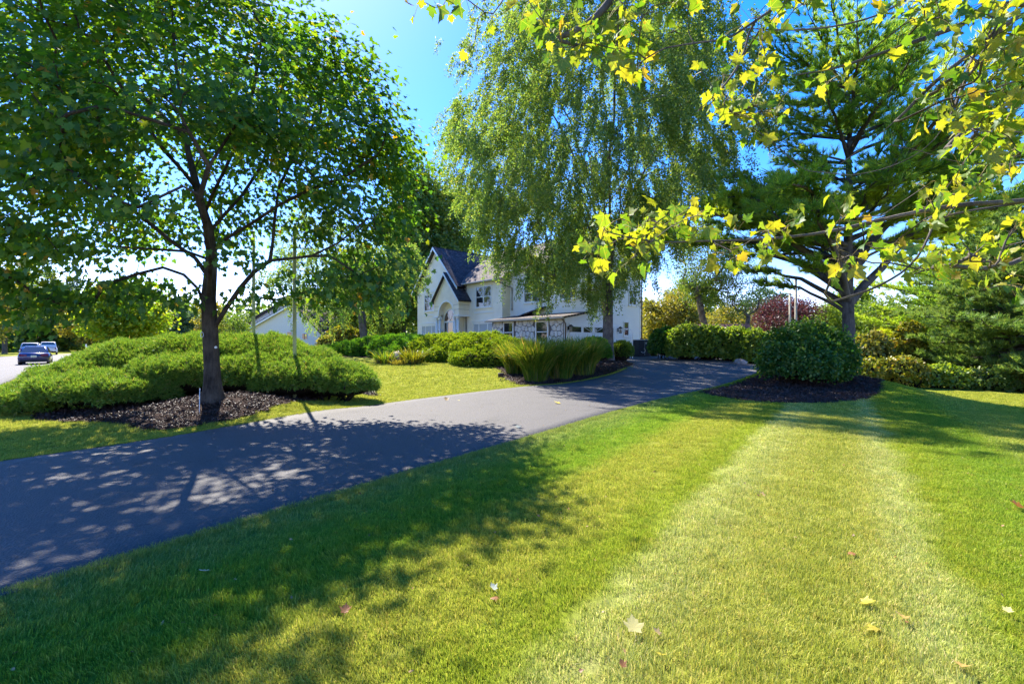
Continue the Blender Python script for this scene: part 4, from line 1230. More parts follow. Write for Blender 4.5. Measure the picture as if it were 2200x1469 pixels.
# ------------------------------------------------------------------ ornamental grasses
def ograss(x, y, label, n, h, spread, seed, mat=None, width=.012, cat='grass', name='ornamental_grass', group='ornamental grasses', base=.42, arch=.7):
    z = float(gz(x, y)); T = empty(name, (x, y, z)); tag(T, label, cat, group)
    r = np.random.default_rng(seed)
    a = r.uniform(0, 2 * PI, n); q = base * np.sqrt(r.uniform(0, 1, n))
    b0 = np.stack([q * np.cos(a), q * np.sin(a), np.full(n, -.03)], 1)
    da = a + r.normal(0, .6, n)
    hh = h * r.uniform(.5, 1.12, n); sp = spread * r.uniform(.05, 1.15, n) * hh / h
    d = np.stack([np.cos(da), np.sin(da)], 1)
    t = np.array([0, .35, .68, .88, 1.0])
    w = np.array([1, .9, .7, .4, 0.05]) * width
    droop = r.uniform(.0, 1.0, n) ** .8 * arch * (.4 + sp / spread)
    pts = np.zeros((n, 5, 3))
    for i, tt in enumerate(t):
        out = sp * (tt * .35 + .65 * tt ** 2.6)
        pts[:, i, 0] = b0[:, 0] + d[:, 0] * out; pts[:, i, 1] = b0[:, 1] + d[:, 1] * out
        pts[:, i, 2] = b0[:, 2] + hh * (tt - droop * .45 * tt ** 4)
    pa = r.uniform(0, 2 * PI, n); e = np.stack([np.cos(pa), np.sin(pa), np.zeros(n)], 1)
    V = np.stack([pts - e[:, None] * w[None, :, None], pts + e[:, None] * w[None, :, None]], 2).reshape(n, 10, 3)
    f = np.array([(2 * i, 2 * i + 1, 2 * i + 3, 2 * i + 2) for i in range(4)])
    F = (f[None] + (np.arange(n) * 10)[:, None, None]).reshape(-1, 4)
    mk('blades', V.reshape(-1, 3), F, mat or leaf_ograss, T, kind='stuff')
    mb = MB()
    for k in range(90):
        aa = r.uniform(0, 6.28); qq = base * r.uniform(.2, 1.05)
        p = np.array([qq * math.cos(aa), qq * math.sin(aa), -.04]); o_ = p * [1.35, 1.35, 1] + [0, 0, h * r.uniform(.25, .55)]
        mb.tube([p, (p + o_) / 2, o_], [.009, .007, .003], 3)
    mb.build('stalks', straw, T)
    return T
straw = mat_plain('straw', (0.20, 0.15, 0.08), .9, .1, noise=.4, nscale=20)
def og(u, y, label, n, h, sp, seed, **k): return ograss(at_y(u, y), y, label, n, h, sp, seed, **k)
og(1152, 18.2, 'golden fountain of ornamental grass nearest the floodlight', 3400, 1.74, 1.15, 91, width=.017)
og(1205, 18.9, 'middle green ornamental grass clump beside the driveway', 3000, 1.72, 1.0, 92, width=.017)
og(1253, 19.8, 'darker ornamental grass clump closest to the birch trunk', 2800, 1.66, .95, 93, width=.017)
og(1110, 20.6, 'half hidden ornamental grass clump behind the golden fountain', 1700, 1.55, 1.0, 94, width=.017)

# ------------------------------------------------------------------ iris clump and rock at the edge of the hedge
ry_ = 25.0
og(828, ry_, 'green iris clump at the street side of the granite rock', 260, .85, .75, 95, width=.028, name='iris_plant', cat='plant', group='iris clumps', base=.45)
og(885, ry_ - .2, 'yellowing iris clump beside the granite rock', 300, .95, .8, 96, mat=leaf_gold, width=.028, name='iris_plant', cat='plant', group='iris clumps', base=.5)
og(862, ry_ - .5, 'low bronze perennial in front of the granite rock', 260, .4, .5, 97, mat=leaf_olive, width=.02, name='perennial_plant', cat='plant', group=None, base=.5)
mat_rock = mat_plain('granite_rock', (0.30, 0.25, 0.23), .9, .2, noise=.45, nscale=5, bump=.8, bscale=14)
def rock(u, y, label, s, seed, name='rock', group=None):
    x = at_y(u, y); z = float(gz(x, y))
    r = np.random.default_rng(seed)
    nu, nv = 12, 8
    U, W = np.meshgrid(np.arange(nu) / nu * 2 * PI, np.linspace(.03, PI - .03, nv))
    D = np.stack([np.sin(W) * np.cos(U), np.sin(W) * np.sin(U), np.cos(W)], -1)
    j = 1 + .14 * np.sin(3 * D[..., 0] + seed) * np.cos(4 * D[..., 1]) + r.normal(0, .06, U.shape)
    P = (D * j[..., None] * np.asarray(s)).reshape(-1, 3) + [0, 0, s[2] * .45]
    i = np.arange(nv - 1)[:, None] * nu; q = np.arange(nu)[None, :]
    f = np.stack([i + q, i + nu + q, i + nu + (q + 1) % nu, i + (q + 1) % nu], -1).reshape(-1, 4)
    o = mk(name, P, f, mat_rock, smooth=False); o.location = (x, y, z)
    tag(o, label, 'rock', group); return o
rock(856, 25.3, 'pinkish granite rock set among the iris clumps', (.42, .32, .42), 3)
# ------------------------------------------------------------------ the house
stucco = mat_plain('cream_stucco', (0.88, 0.80, 0.655), .9, .15, noise=.07, nscale=1.3, bump=.25, bscale=70)
siding_m = mat_plain('white_siding', (0.78, 0.77, 0.73), .65, .25, noise=.04, nscale=.8)
trim_m = mat_plain('white_trim', (0.80, 0.80, 0.78), .5, .35, noise=.03, nscale=3)
gutter_m = mat_plain('gutter_grey', (0.42, 0.40, 0.36), .45, .4)
pipe_m = mat_plain('downspout_brown', (0.16, 0.13, 0.11), .5, .35)
metal_black = mat_plain('black_metal', (0.018, 0.017, 0.016), .45, .4)
lamp_glass = mat_plain('lantern_glass', (0.35, 0.30, 0.22), .15, .5)
stone_m = mat_plain('field_stone', (0.66, 0.63, 0.58), .9, .15, noise=.16, nscale=2.5, bump=.6, bscale=18)
mortar_m = mat_plain('mortar', (0.13, 0.12, 0.115), .95, .1, noise=.3, nscale=12)
door_m = mat_plain('garage_door_paint', (0.80, 0.80, 0.78), .45, .35)
blind_m = mat_plain('window_blind', (0.45, 0.47, 0.47), .7, .2)
entry_m = mat_plain('entry_door_paint', (0.40, 0.44, 0.50), .4, .4)
def make_glass(name, col=(0.02, 0.025, 0.03)):
    m, nt, out = new_mat(name)
    b = node(nt, 'ShaderNodeBsdfPrincipled'); b.inputs['Base Color'].default_value = (*col, 1)
    b.inputs['Roughness'].default_value = .04; b.inputs['Specular IOR Level'].default_value = .9; b.inputs['IOR'].default_value = 1.6
    tc = node(nt, 'ShaderNodeTexCoord'); n = node(nt, 'ShaderNodeTexNoise'); n.inputs['Scale'].default_value = 1.5
    nt.links.new(tc.outputs['Object'], n.inputs['Vector'])
    bp = node(nt, 'ShaderNodeBump'); bp.inputs['Strength'].default_value = .05; bp.inputs['Distance'].default_value = .05
    nt.links.new(n.outputs['Fac'], bp.inputs['Height']); nt.links.new(bp.outputs[0], b.inputs['Normal'])
    nt.links.new(b.outputs[0], out.inputs[0]); return m
glass_m = make_glass('window_glass')
glass_warm = make_glass('entry_glass', (0.10, 0.05, 0.02))
def make_shingle(name, lo, hi):
    m, nt, out = new_mat(name)
    tc = node(nt, 'ShaderNodeTexCoord')
    b = node(nt, 'ShaderNodeBsdfPrincipled'); b.inputs['Roughness'].default_value = .9; b.inputs['Specular IOR Level'].default_value = .15
    br = node(nt, 'ShaderNodeTexBrick'); br.inputs['Scale'].default_value = 1.0
    br.inputs['Brick Width'].default_value = .32; br.inputs['Row Height'].default_value = .15; br.inputs['Mortar Size'].default_value = .012
    br.inputs['Color1'].default_value = (*lo, 1); br.inputs['Color2'].default_value = (*hi, 1); br.inputs['Mortar'].default_value = (*(c * .35 for c in lo), 1)
    nt.links.new(tc.outputs['UV'], br.inputs['Vector'])
    n = node(nt, 'ShaderNodeTexNoise'); n.inputs['Scale'].default_value = 3; n.inputs['Detail'].default_value = 6
    nt.links.new(tc.outputs['Object'], n.inputs['Vector'])
    mr = node(nt, 'ShaderNodeMapRange'); mr.inputs['To Min'].default_value = .6; mr.inputs['To Max'].default_value = 1.4
    nt.links.new(n.outputs['Fac'], mr.inputs['Value'])
    mx = node(nt, 'ShaderNodeVectorMath', operation='SCALE'); nt.links.new(br.outputs['Color'], mx.inputs[0]); nt.links.new(mr.outputs[0], mx.inputs['Scale'])
    nt.links.new(mx.outputs[0], b.inputs['Base Color'])
    bp = node(nt, 'ShaderNodeBump'); bp.inputs['Strength'].default_value = .8; bp.inputs['Distance'].default_value = .02; bp.invert = True
    nt.links.new(br.outputs['Fac'], bp.inputs['Height']); nt.links.new(bp.outputs[0], b.inputs['Normal'])
    nt.links.new(b.outputs[0], out.inputs[0]); return m
shingle_m = make_shingle('roof_shingle', (0.055, 0.048, 0.052), (0.11, 0.095, 0.10))
shingle_tan = make_shingle('roof_shingle_tan', (0.10, 0.088, 0.085), (0.16, 0.14, 0.132))
shingle_brown = make_shingle('roof_shingle_brown', (0.10, 0.055, 0.05), (0.16, 0.09, 0.08))

def slab(name, corners, thick, mat, parent):
    """a roof slope: four corners (eave a, eave b, ridge b, ridge a) with thickness and shingle UVs"""
    P = [Vector(c) for c in corners]
    n = (P[1] - P[0]).cross(P[3] - P[0]).normalized()
    if n.z < 0: n = -n
    V = [tuple(p) for p in P] + [tuple(p - n * thick) for p in P]
    me = bpy.data.meshes.new(name)
    me.from_pydata(V, [], [(0,1,2,3),(7,6,5,4),(0,4,5,1),(1,5,6,2),(2,6,7,3),(3,7,4,0)])
    uv = me.uv_layers.new(name='UVMap')
    e = (P[1] - P[0]).normalized(); up = (P[3] - P[0]); up = (up - e * up.dot(e)).normalized()
    for lp in me.loops:
        d = Vector(me.vertices[lp.vertex_index].co) - P[0]
        uv.data[lp.index].uv = (d.dot(e), d.dot(up))
    me.materials.append(mat); me.update()
    return link(name, me, parent)

HZ = 0.74
HOUSE = empty('house', (3.4, 30.0, HZ), math.atan2(.679, .734))
tag(HOUSE, 'cream two storey house with arched porch gable and stone fronted garage', 'house', 'houses')
# local axes: x = depth q (behind the front), y = p (leftwards along the front), z up from the door step

def wall(name, mat, f, parent=HOUSE):
    mb = MB(); f(mb); return mb.build(name, mat, parent)
wall('wall', stucco, lambda m: m.prism([(1.0,12.97,-.6),(1.0,19.55,-.6),(1.0,19.55,6.10),(1.0,16.26,9.60),(1.0,12.97,6.10)], (7.85,0,0)))
wall('wall', stucco, lambda m: m.box(1.6,8.85,7.88,12.97,-.6,6.05))
wall('wall', siding_m, lambda m: m.prism([(2.4,0,-.6),(8.85,0,-.6),(8.85,0,6.0),(5.2,0,9.05),(2.4,0,6.6)], (0,7.88,0)))
wall('garage_wall', siding_m, lambda m: m.box(.0,2.4,0.0,7.2,-.6,2.62))
wall('wall_cap', siding_m, lambda m: m.prism([(-.0,7.205,2.62),(2.4,7.205,2.62),(2.4,7.205,2.93)], (0,-7.2,0)))
# lapped siding on the garage side
mb = MB()
zz = -.5
while zz < 8.9:
    q1 = 8.83 if zz < 6 else 8.83 - (zz - 6.0) * 1.195
    q0 = .02 if zz < 2.5 else (.02 + (zz - 2.5) * 6.2 if zz < 2.88 else (2.42 if zz < 6.55 else 2.42 + (zz - 6.55) * 1.15))
    if q1 > q0 + .1:
        mb.prism([(q0,-.004,zz),(q0,-.026,zz),(q0,-.006,zz+.128),(q0,-.004,zz+.128)], (q1 - q0,0,0))
    zz += .128
mb.build('siding', siding_m, HOUSE)
wall('corner_board', trim_m, lambda m: m.box(8.78,8.9,-.05,.1,-.6,6.0))
wall('corner_board', trim_m, lambda m: m.box(2.36,2.5,-.05,.1,3.2,6.6))
wall('corner_board', trim_m, lambda m: m.box(-.03,.1,-.05,.08,-.6,2.6))
wall('frieze', trim_m, lambda m: m.box(1.55,1.7,7.84,12.9,5.72,6.03))
wall('corner_quoin', stucco, lambda m: m.box(1.54,2.46,7.80,7.86,-.6,6.0))

# roofs
slab('roof', [(.6,19.95,5.74),(9.3,19.95,5.74),(9.3,16.26,9.69),(.6,16.26,9.69)], .14, shingle_m, HOUSE)
slab('roof', [(.6,12.57,5.74),(9.3,12.57,5.74),(9.3,16.26,9.69),(.6,16.26,9.69)], .14, shingle_m, HOUSE)
slab('roof', [(1.2,7.5,6.02),(1.2,13.6,6.02),(5.2,13.6,9.20),(5.2,7.5,9.20)], .14, shingle_tan, HOUSE)
slab('roof', [(2.0,-.35,6.66),(2.0,7.5,6.66),(5.2,7.5,9.20),(5.2,-.35,9.20)], .14, shingle_tan, HOUSE)
slab('roof', [(9.25,-.35,5.98),(9.25,13.6,5.98),(5.2,13.6,9.20),(5.2,-.35,9.20)], .14, shingle_tan, HOUSE)
slab('garage_roof', [(-.45,-.3,2.60),(-.45,7.45,2.60),(2.4,7.45,3.06),(2.4,-.3,3.06)], .12, shingle_tan, HOUSE)
slab('garage_roof', [(.9,5.7,2.84),(2.4,5.7,3.10),(2.4,3.9,3.62),(1.9,3.9,3.55)], .10, shingle_m, HOUSE)
# rake boards and gutters
for y0, z0, y1, z1 in ((19.97,5.60,16.26,9.56),(12.55,5.60,16.26,9.56)):
    wall('rake_board', trim_m, lambda m: m.prism([(.60,y0,z0-.12),(.60,y0,z0+.08),(.60,y1,z1+.08),(.60,y1,z1-.14)], (-.05,0,0)))
def gutter(p0, p1, q, z, w=.13):
    mb = MB(); mb.prism([(q,p0,z),(q-w,p0,z),(q-w*1.1,p0,z-.06),(q-w*.7,p0,z-.12),(q,p0,z-.12)], (0,p1-p0,0)); mb.build('gutter', gutter_m, HOUSE)
gutter(7.5,12.6,1.2,6.0); gutter(-.3,7.45,-.45,2.56); gutter(-.3,7.5,2.0,6.64)
def pipe(pts, mat=pipe_m, r=.045):
    mb = MB(); mb.tube(pts, r, 6); mb.build('downspout', mat, HOUSE)
pipe([(1.52,12.5,5.9),(1.52,12.5,-.5)]); pipe([(1.12,8.3,5.9),(1.5,7.7,5.6),(1.9,7.6,5.4),(2.3,7.5,5.3),(2.3,7.5,3.5)])
pipe([(-.4,-.05,2.5),(-.2,-.1,2.3),(-.05,-.1,2.15),(-.05,-.1,-.5)], pipe_m, .055)
pipe([(8.95,-.1,5.9),(8.95,-.1,-.5)], pipe_m, .06)

# ------------------------------------------------------------------ windows
def W3(plane, c, a, z, d):
    """plane 'front': a runs along p at depth c; 'side': a runs along q at p = c; d = how far proud"""
    return (c - d, a, z) if plane == 'front' else (a, c - d, z)
def bar(mb, plane, c, a0, a1, z0, z1, d0, d1):
    A = W3(plane, c, a0, z0, d0); B = W3(plane, c, a1, z1, d1)
    mb.box(min(A[0],B[0]),max(A[0],B[0]),min(A[1],B[1]),max(A[1],B[1]),z0,z1)
def window(plane, c, a0, a1, z0, z1, cols=1, sash=True, head=False, blind=False, fw=.07, base=.0, glass=None, widths=None, parent=None, apron=False):
    mb = MB(); d = base
    bar(mb, plane, c, a0, a0 + fw, z0 + fw, z1 - fw, d, d + .06); bar(mb, plane, c, a1 - fw, a1, z0 + fw, z1 - fw, d, d + .06)
    bar(mb, plane, c, a0, a1, z0, z0 + fw, d, d + .062); bar(mb, plane, c, a0, a1, z1 - fw, z1, d, d + .062)
    w = widths or [1] * cols
    edges = a0 + fw + np.concatenate([[0], np.cumsum(w)]) / sum(w) * (a1 - a0 - 2 * fw)
    for e in edges[1:-1]:
        bar(mb, plane, c, e - .045, e + .045, z0 + fw, z1 - fw, d, d + .055)
    zm = (z0 + z1) / 2
    if sash:
        for e0, e1 in zip(edges[:-1], edges[1:]):
            bar(mb, plane, c, e0 + .05, e1 - .05, zm - .03, zm + .03, d, d + .05)
    o = mb.build('window', trim_m, parent or HOUSE)
    mb = MB(); bar(mb, plane, c, a0 - .06, a1 + .06, z0 - .07, z0 - .002, d, d + .11); mb.build('sill', trim_m, o)
    if head:
        mb = MB(); bar(mb, plane, c, a0 - .1, a1 + .1, z1 + .002, z1 + .16, d, d + .08); bar(mb, plane, c, a0 - .16, a1 + .16, z1 + .16, z1 + .24, d, d + .15); mb.build('head_trim', trim_m, o)
    if apron:
        mb = MB(); bar(mb, plane, c, a0 - .2, a1 + .2, z0 - .45, z0 - .36, d, d + .05); mb.build('apron', trim_m, o)
    for e0, e1 in zip(edges[:-1], edges[1:]):
        for s0, s1 in (((z0 + fw, zm), (zm, z1 - fw)) if sash else ((z0 + fw, z1 - fw),)):
            mb = MB(); bar(mb, plane, c, e0 + .02, e1 - .02, s0, s1, d + .004, d + .026)
            mb.build('pane', blind_m if (blind and s0 > z0 + .3) else (glass or glass_m), o)
    return o
window('front', 1.6, 9.15, 11.2, 3.86, 5.62, cols=2, apron=True)
window('front', 1.6, 8.9, 11.5, .9, 2.55, cols=3, head=True, blind=True, widths=[.7, 1.2, .7])
window('front', 1.0, 16.25, 18.25, 3.9, 5.45, cols=2, head=True, apron=True)
window('front', 1.0, 16.3, 18.7, .9, 2.55, cols=3, head=True, blind=True, widths=[.7, 1.2, .7])
window('front', 2.4, 1.0, 2.4, 4.0, 5.5, cols=2); window('front', 2.4, 4.4, 6.2, 4.0, 5.5, cols=2)
window('side', 0.0, 7.25, 8.25, 3.75, 4.9, cols=2, base=.02)
window('side', 0.0, 6.55, 7.25, 1.42, 2.5, cols=1, base=.02)
window('side', 0.0, 3.6, 4.7, 3.75, 4.9, cols=2, base=.02)

# ------------------------------------------------------------------ the porch with arch, columns and pediment
def porch():
    q0, q1, pl, pr = .5, .995, 15.9, 12.16
    pc = (pl + pr) / 2; R = 1.1; zb, zs, ze, zt = 3.3, 3.40, 4.80, 6.98
    # face with the arched opening, cut in two halves
    mb = MB()
    for s in (1, -1):
        po = pl if s > 0 else pr
        arc = [(pc + s * R * math.cos(a), zs + R * math.sin(a)) for a in np.linspace(0, PI / 2, 13)]
        for (a0, b0), (a1, b1) in zip(arc[:-1], arc[1:]):
            # quads from the arc up to the gable line
            def top(p): return ze + (zt - ze) * (1 - abs(p - pc) / (pl - pc))
            mb.prism([(q0,a0,b0),(q0,a1,b1),(q0,a1,top(a1)),(q0,a0,top(a0))], (.22,0,0))
        mb.prism([(q0,po,zb),(q0,pc + s * R,zb),(q0,pc + s * R,ze + (zt - ze) * (1 - R / (pl - pc))),(q0,po,ze)], (.22,0,0))
    o = mb.build('porch_face', stucco, HOUSE)
    mb = MB()
    for s in (1, -1):
        arc = [(pc + s * r_ * math.cos(a), zs + r_ * math.sin(a)) for r_, rng_ in ((R - .002, np.linspace(0, PI / 2, 13)), (R + .14, np.linspace(PI / 2, 0, 13))) for a in rng_]
        for k in range(12):
            A, B = arc[k], arc[k + 1]; C_, D = arc[25 - k - 1], arc[25 - k]
            mb.prism([(q0 - .03, *A), (q0 - .03, *B), (q0 - .03, *C_), (q0 - .03, *D)], (.028, 0, 0))
    mb.build('arch_trim', trim_m, o)
    for side in (pl, pr):
        s = .18 if side == pr else -.18
        wall('porch_side', stucco, lambda m: m.box(q0 + .222, 1.59, min(side, side + s), max(side, side + s), zb, ze))
    for zz_ in (3.75, 4.15, 4.5):
        for side, s in ((pr, -.02), (pl, .02)):
            mb = MB(); mb.box(q0 - .02, 1.58, min(side, side + s), max(side, side + s), zz_, zz_ + .035); mb.build('band', gutter_m, o)
    for a0, a1 in ((pl - .02, pc + R + .02), (pc - R - .02, pr + .02)):
        for zz_ in (3.75, 4.15):
            mb = MB(); mb.box(q0 - .018, q0 - .001, min(a0, a1), max(a0, a1), zz_, zz_ + .035); mb.build('band', gutter_m, o)
    wall('porch_cornice', trim_m, lambda m: (m.box(q0 - .1, q0 + .3, pl - .02 - .74, pl + .1, zb - .14, zb - .002), m.box(q0 - .1, 1.59, pr - .1, pr + .72, zb - .14, zb - .002)))
    # vault behind the arch
    mb = MB()
    for a0, a1 in zip(np.linspace(0, PI, 17)[:-1], np.linspace(0, PI, 17)[1:]):
        P = [(pc + R * math.cos(a), zs + R * math.sin(a)) for a in (a0, a1)]
        Q = [(pc + (R + .05) * math.cos(a), zs + (R + .05) * math.sin(a)) for a in (a1, a0)]
        mb.prism([(q0 + .222, *P[0]), (q0 + .222, *P[1]), (q0 + .222, *Q[0]), (q0 + .222, *Q[1])], (.27, 0, 0))
    mb.build('vault', stucco, o)
    # roof of the porch
    for e, s in ((pl + .35, 1), (pr - .35, -1)):
        sl = (zt - ze) / (pl - pc); zl = zt + .1 - sl * abs(e - pc)
        slab('porch_roof', [(q0 - .3, e, zl), (3.5, e, zl), (3.5, pc, zt + .1), (q0 - .3, pc, zt + .1)], .12, shingle_m, HOUSE)
        wall('rake_board', trim_m, lambda m: m.prism([(q0 - .3, e, zl - .22), (q0 - .3, e, zl - .05), (q0 - .3, pc, zt + .05), (q0 - .3, pc, zt - .15)], (-.045, 0, 0)))
    # columns
    for p in (15.62, 15.15, 12.92, 12.45):
        mb = MB()
        mb.tube([(q0 + .14, p, -.3), (q0 + .14, p, 3.0)], [.135, .115], 14); mb.box(q0 - .01, q0 + .29, p - .15, p + .15, 3.0, 3.15); mb.box(q0 - .03, q0 + .31, p - .17, p + .17, -.45, -.28)
        mb.build('column', trim_m, HOUSE)
    # front door, arched light over it
    mb = MB(); bar(mb, 'front', 1.0, pc - .95, pc + .95, 2.72, 2.84, .0, .09)
    for a in (-.95, -.48, .41, .88):
        bar(mb, 'front', 1.0, pc + a, pc + a + .07, -.2, 2.72, .0, .08)
    d = mb.build('door', trim_m, HOUSE)
    mb = MB(); bar(mb, 'front', 1.0, pc - .41, pc + .41, -.2, 1.55, .0, .045); mb.build('door_leaf', entry_m, d)
    mb = MB(); bar(mb, 'front', 1.0, pc - .41, pc + .41, 1.62, 2.72, .0, .03); mb.build('pane', glass_warm, d)
    for a in (-.88, .48):
        mb = MB(); bar(mb, 'front', 1.0, pc + a, pc + a + .40, -.2, 2.72, .0, .03); mb.build('pane', glass_m, d)
    mb = MB(); mb.tube([(.93, pc + .3, .75), (.90, pc + .3, .75), (.90, pc + .3, .95), (.93, pc + .3, .95)], .015, 5); mb.build('handle', metal_black, d)
    mb = MB(); mb.prism([(.985, pc + .9 * math.cos(a), 2.86 + .95 * math.sin(a)) for a in np.linspace(0, PI, 17)], (-.02, 0, 0)); mb.build('arched_pane', glass_warm, HOUSE)
    mb = MB()
    for a in np.linspace(0, PI, 17)[:-1]:
        b = a + PI / 16
        mb.prism([(.995, pc + .90 * math.cos(a), 2.86 + .95 * math.sin(a)), (.995, pc + .90 * math.cos(b), 2.86 + .95 * math.sin(b)), (.995, pc + 1.0 * math.cos(b), 2.86 + 1.06 * math.sin(b)), (.995, pc + 1.0 * math.cos(a), 2.86 + 1.06 * math.sin(a))], (-.07, 0, 0))
    for a in (PI / 3, 2 * PI / 3):
        mb.tube([(.96, pc, 2.86), (.96, pc + .92 * math.cos(a), 2.86 + .96 * math.sin(a))], .02, 5)
    mb.build('arched_frame', trim_m, HOUSE)
porch()

def lantern(x, y, z, dx, dy):
    mb = MB()
    mb.box(x - .05, x + .05, y - .05, y + .05, z - .1, z + .12)
    X, Y = x + dx * .22, y + dy * .22
    mb.tube([(x, y, z), (x + dx * .12, y + dy * .12, z + .22), (X, Y, z + .2)], .015, 5)
    mb.prism([(X - .12, Y - .12, z + .10), (X + .12, Y - .12, z + .10), (X + .12, Y + .12, z + .10), (X - .12, Y + .12, z + .10)], (0, 0, .03))
    mb.add([(X - .11, Y - .11, z + .13), (X + .11, Y - .11, z + .13), (X + .11, Y + .11, z + .13), (X - .11, Y + .11, z + .13), (X, Y, z + .27)], [(0,1,4),(1,2,4),(2,3,4),(3,0,4)])
    mb.prism([(X - .07, Y - .07, z - .24), (X + .07, Y - .07, z - .24), (X + .07, Y + .07, z - .24), (X - .07, Y + .07, z - .24)], (0, 0, .04))
    for sx in (-1, 1):
        for sy in (-1, 1):
            mb.tube([(X + sx * .06, Y + sy * .06, z - .2), (X + sx * .10, Y + sy * .10, z + .1)], .010, 4)
    o = mb.build('wall_lantern', metal_black, HOUSE)
    g = MB(); g.prism([(X - .055, Y - .055, z - .2), (X + .055, Y - .055, z - .2), (X + .055, Y + .055, z - .2), (X - .055, Y + .055, z - .2)], (0, 0, .29)); g.build('lantern_glass', lamp_glass, o)
lantern(.97, 15.35, 1.85, -1, 0); lantern(.97, 12.99, 1.85, -1, 0)
lantern(.30, -.05, 1.85, 0, -1); lantern(5.85, -.05, 1.85, 0, -1)

# ------------------------------------------------------------------ stone veneer of the garage front: every stone a piece
def clip_poly(poly, a, b):
    """keep the side of the perpendicular bisector of a-b nearer to a"""
    m = (a + b) / 2; n = b - a
    out = []
    for i in range(len(poly)):
        p, q = poly[i], poly[(i + 1) % len(poly)]
        dp, dq = np.dot(p - m, n), np.dot(q - m, n)
        if dp <= 0: out.append(p)
        if dp * dq < 0: out.append(p + (q - p) * dp / (dp - dq))
    return out
def stone_wall():
    mb = MB(); mb.box(-.06, -.002, 0.05, 7.15, -.6, 2.58); w = mb.build('stone_wall', mortar_m, HOUSE)
    r = np.random.default_rng(77)
    pts = []
    for i in range(20):
        for j in range(8):
            pts.append((.2 + (i + (.5 if j % 2 else 0) + r.uniform(-.32, .32)) * .36, -.35 + (j + r.uniform(-.32, .32)) * .37))
    pts = np.array(pts)
    holes = [(1.30, 2.60, .85, 2.45), (4.70, 5.90, .85, 2.50)]
    n = 0
    for i, c in enumerate(pts):
        poly = [np.array(p) for p in ((.06, -.55), (7.14, -.55), (7.14, 2.56), (.06, 2.56))]
        if not (.06 < c[0] < 7.14 and -.55 < c[1] < 2.56): continue
        for j, d in enumerate(pts):
            if i != j and np.abs(c - d).max() < 1.3:
                poly = clip_poly(poly, c, d)
                if len(poly) < 3: break
        if len(poly) < 3: continue
        g = np.mean(poly, 0)
        if any(h[0] - .02 < g[0] < h[1] + .02 and h[2] < g[1] < h[3] for h in holes): continue
        L = np.array([p + (g - p) / (np.linalg.norm(g - p) + 1e-6) * .022 for p in poly]); T2 = g + (L - g) * .82
        k = len(L); th = r.uniform(.03, .055)
        V = [(-.061, *p) for p in L] + [(-.061 - th * .75, *p) for p in g + (L - g) * .96] + [(-.061 - th - r.uniform(0, .008), *p) for p in T2]
        F = [(a, (a + 1) % k, (a + 1) % k + k, a + k) for a in range(k)] + [(a + k, (a + 1) % k + k, (a + 1) % k + 2 * k, a + 2 * k) for a in range(k)] + [tuple(range(2 * k, 3 * k))]
        MB().add(V, F).build('stone', stone_m, w); n += 1
stone_wall()
window('front', -.06, 1.34, 2.56, .90, 2.40, cols=1, fw=.10, base=.0)
window('front', -.06, 4.74, 5.86, .90, 2.44, cols=1, fw=.10, base=.0)

# ------------------------------------------------------------------ garage door of four rows of panels, lights in the top row
def garage_door():
    a0, a1, z0, z1 = .52, 5.40, -.05, 2.06
    mb = MB(); bar(mb, 'side', 0, a0 - .12, a0, z0, z1 + .12, .0, .07); bar(mb, 'side', 0, a1, a1 + .12, z0, z1 + .12, .0, .07); bar(mb, 'side', 0, a0, a1, z1, z1 + .12, .0, .069)
    d = mb.build('garage_door', trim_m, HOUSE)
    rows, cols = 4, 4
    h = (z1 - z0) / rows; w = (a1 - a0) / cols
    for i in range(rows):
        mb = MB(); bar(mb, 'side', 0, a0, a1, z0 + i * h + .006, z0 + (i + 1) * h - .006, .03, .042); mb.build('door_section', door_m, d)
        for j in range(cols):
            b0, b1, c0, c1 = a0 + j * w + .12, a0 + (j + 1) * w - .12, z0 + i * h + .09, z0 + (i + 1) * h - .09
            mb = MB()
            if i < 3:
                bar(mb, 'side', 0, b0, b1, c0, c1, .043, .055); mb.build('door_panel', door_m, d)
            else:
                bar(mb, 'side', 0, b0, b1, c0, c1, .043, .050); mb.build('pane', glass_m, d)
                fr = MB()
                for k0, k1, e0, e1 in ((b0 - .03, b0, c0 - .03, c1 + .03), (b1, b1 + .03, c0 - .03, c1 + .03), (b0, b1, c0 - .03, c0), (b0, b1, c1, c1 + .03)):
                    bar(fr, 'side', 0, k0, k1, e0, e1, .043, .062)
                if j in (1, 2):     # sunburst bars meeting at the middle of the door
                    o0 = np.array([b1 if j == 1 else b0, c0]); s = -1 if j == 1 else 1
                    for a in (.35, .75, 1.15):
                        L = min((b1 - b0) / math.cos(a), (c1 - c0) / math.sin(a))
                        fr.tube([(o0[0], -.056, o0[1]), (o0[0] + s * L * math.cos(a), -.056, o0[1] + L * math.sin(a))], .014, 4)
                    fr.tube([(o0[0] + s * .22 * math.cos(a), -.056, o0[1] + .22 * math.sin(a)) for a in np.linspace(0, PI / 2, 7)], .014, 4)
                fr.build('muntin', trim_m, d)
garage_door()
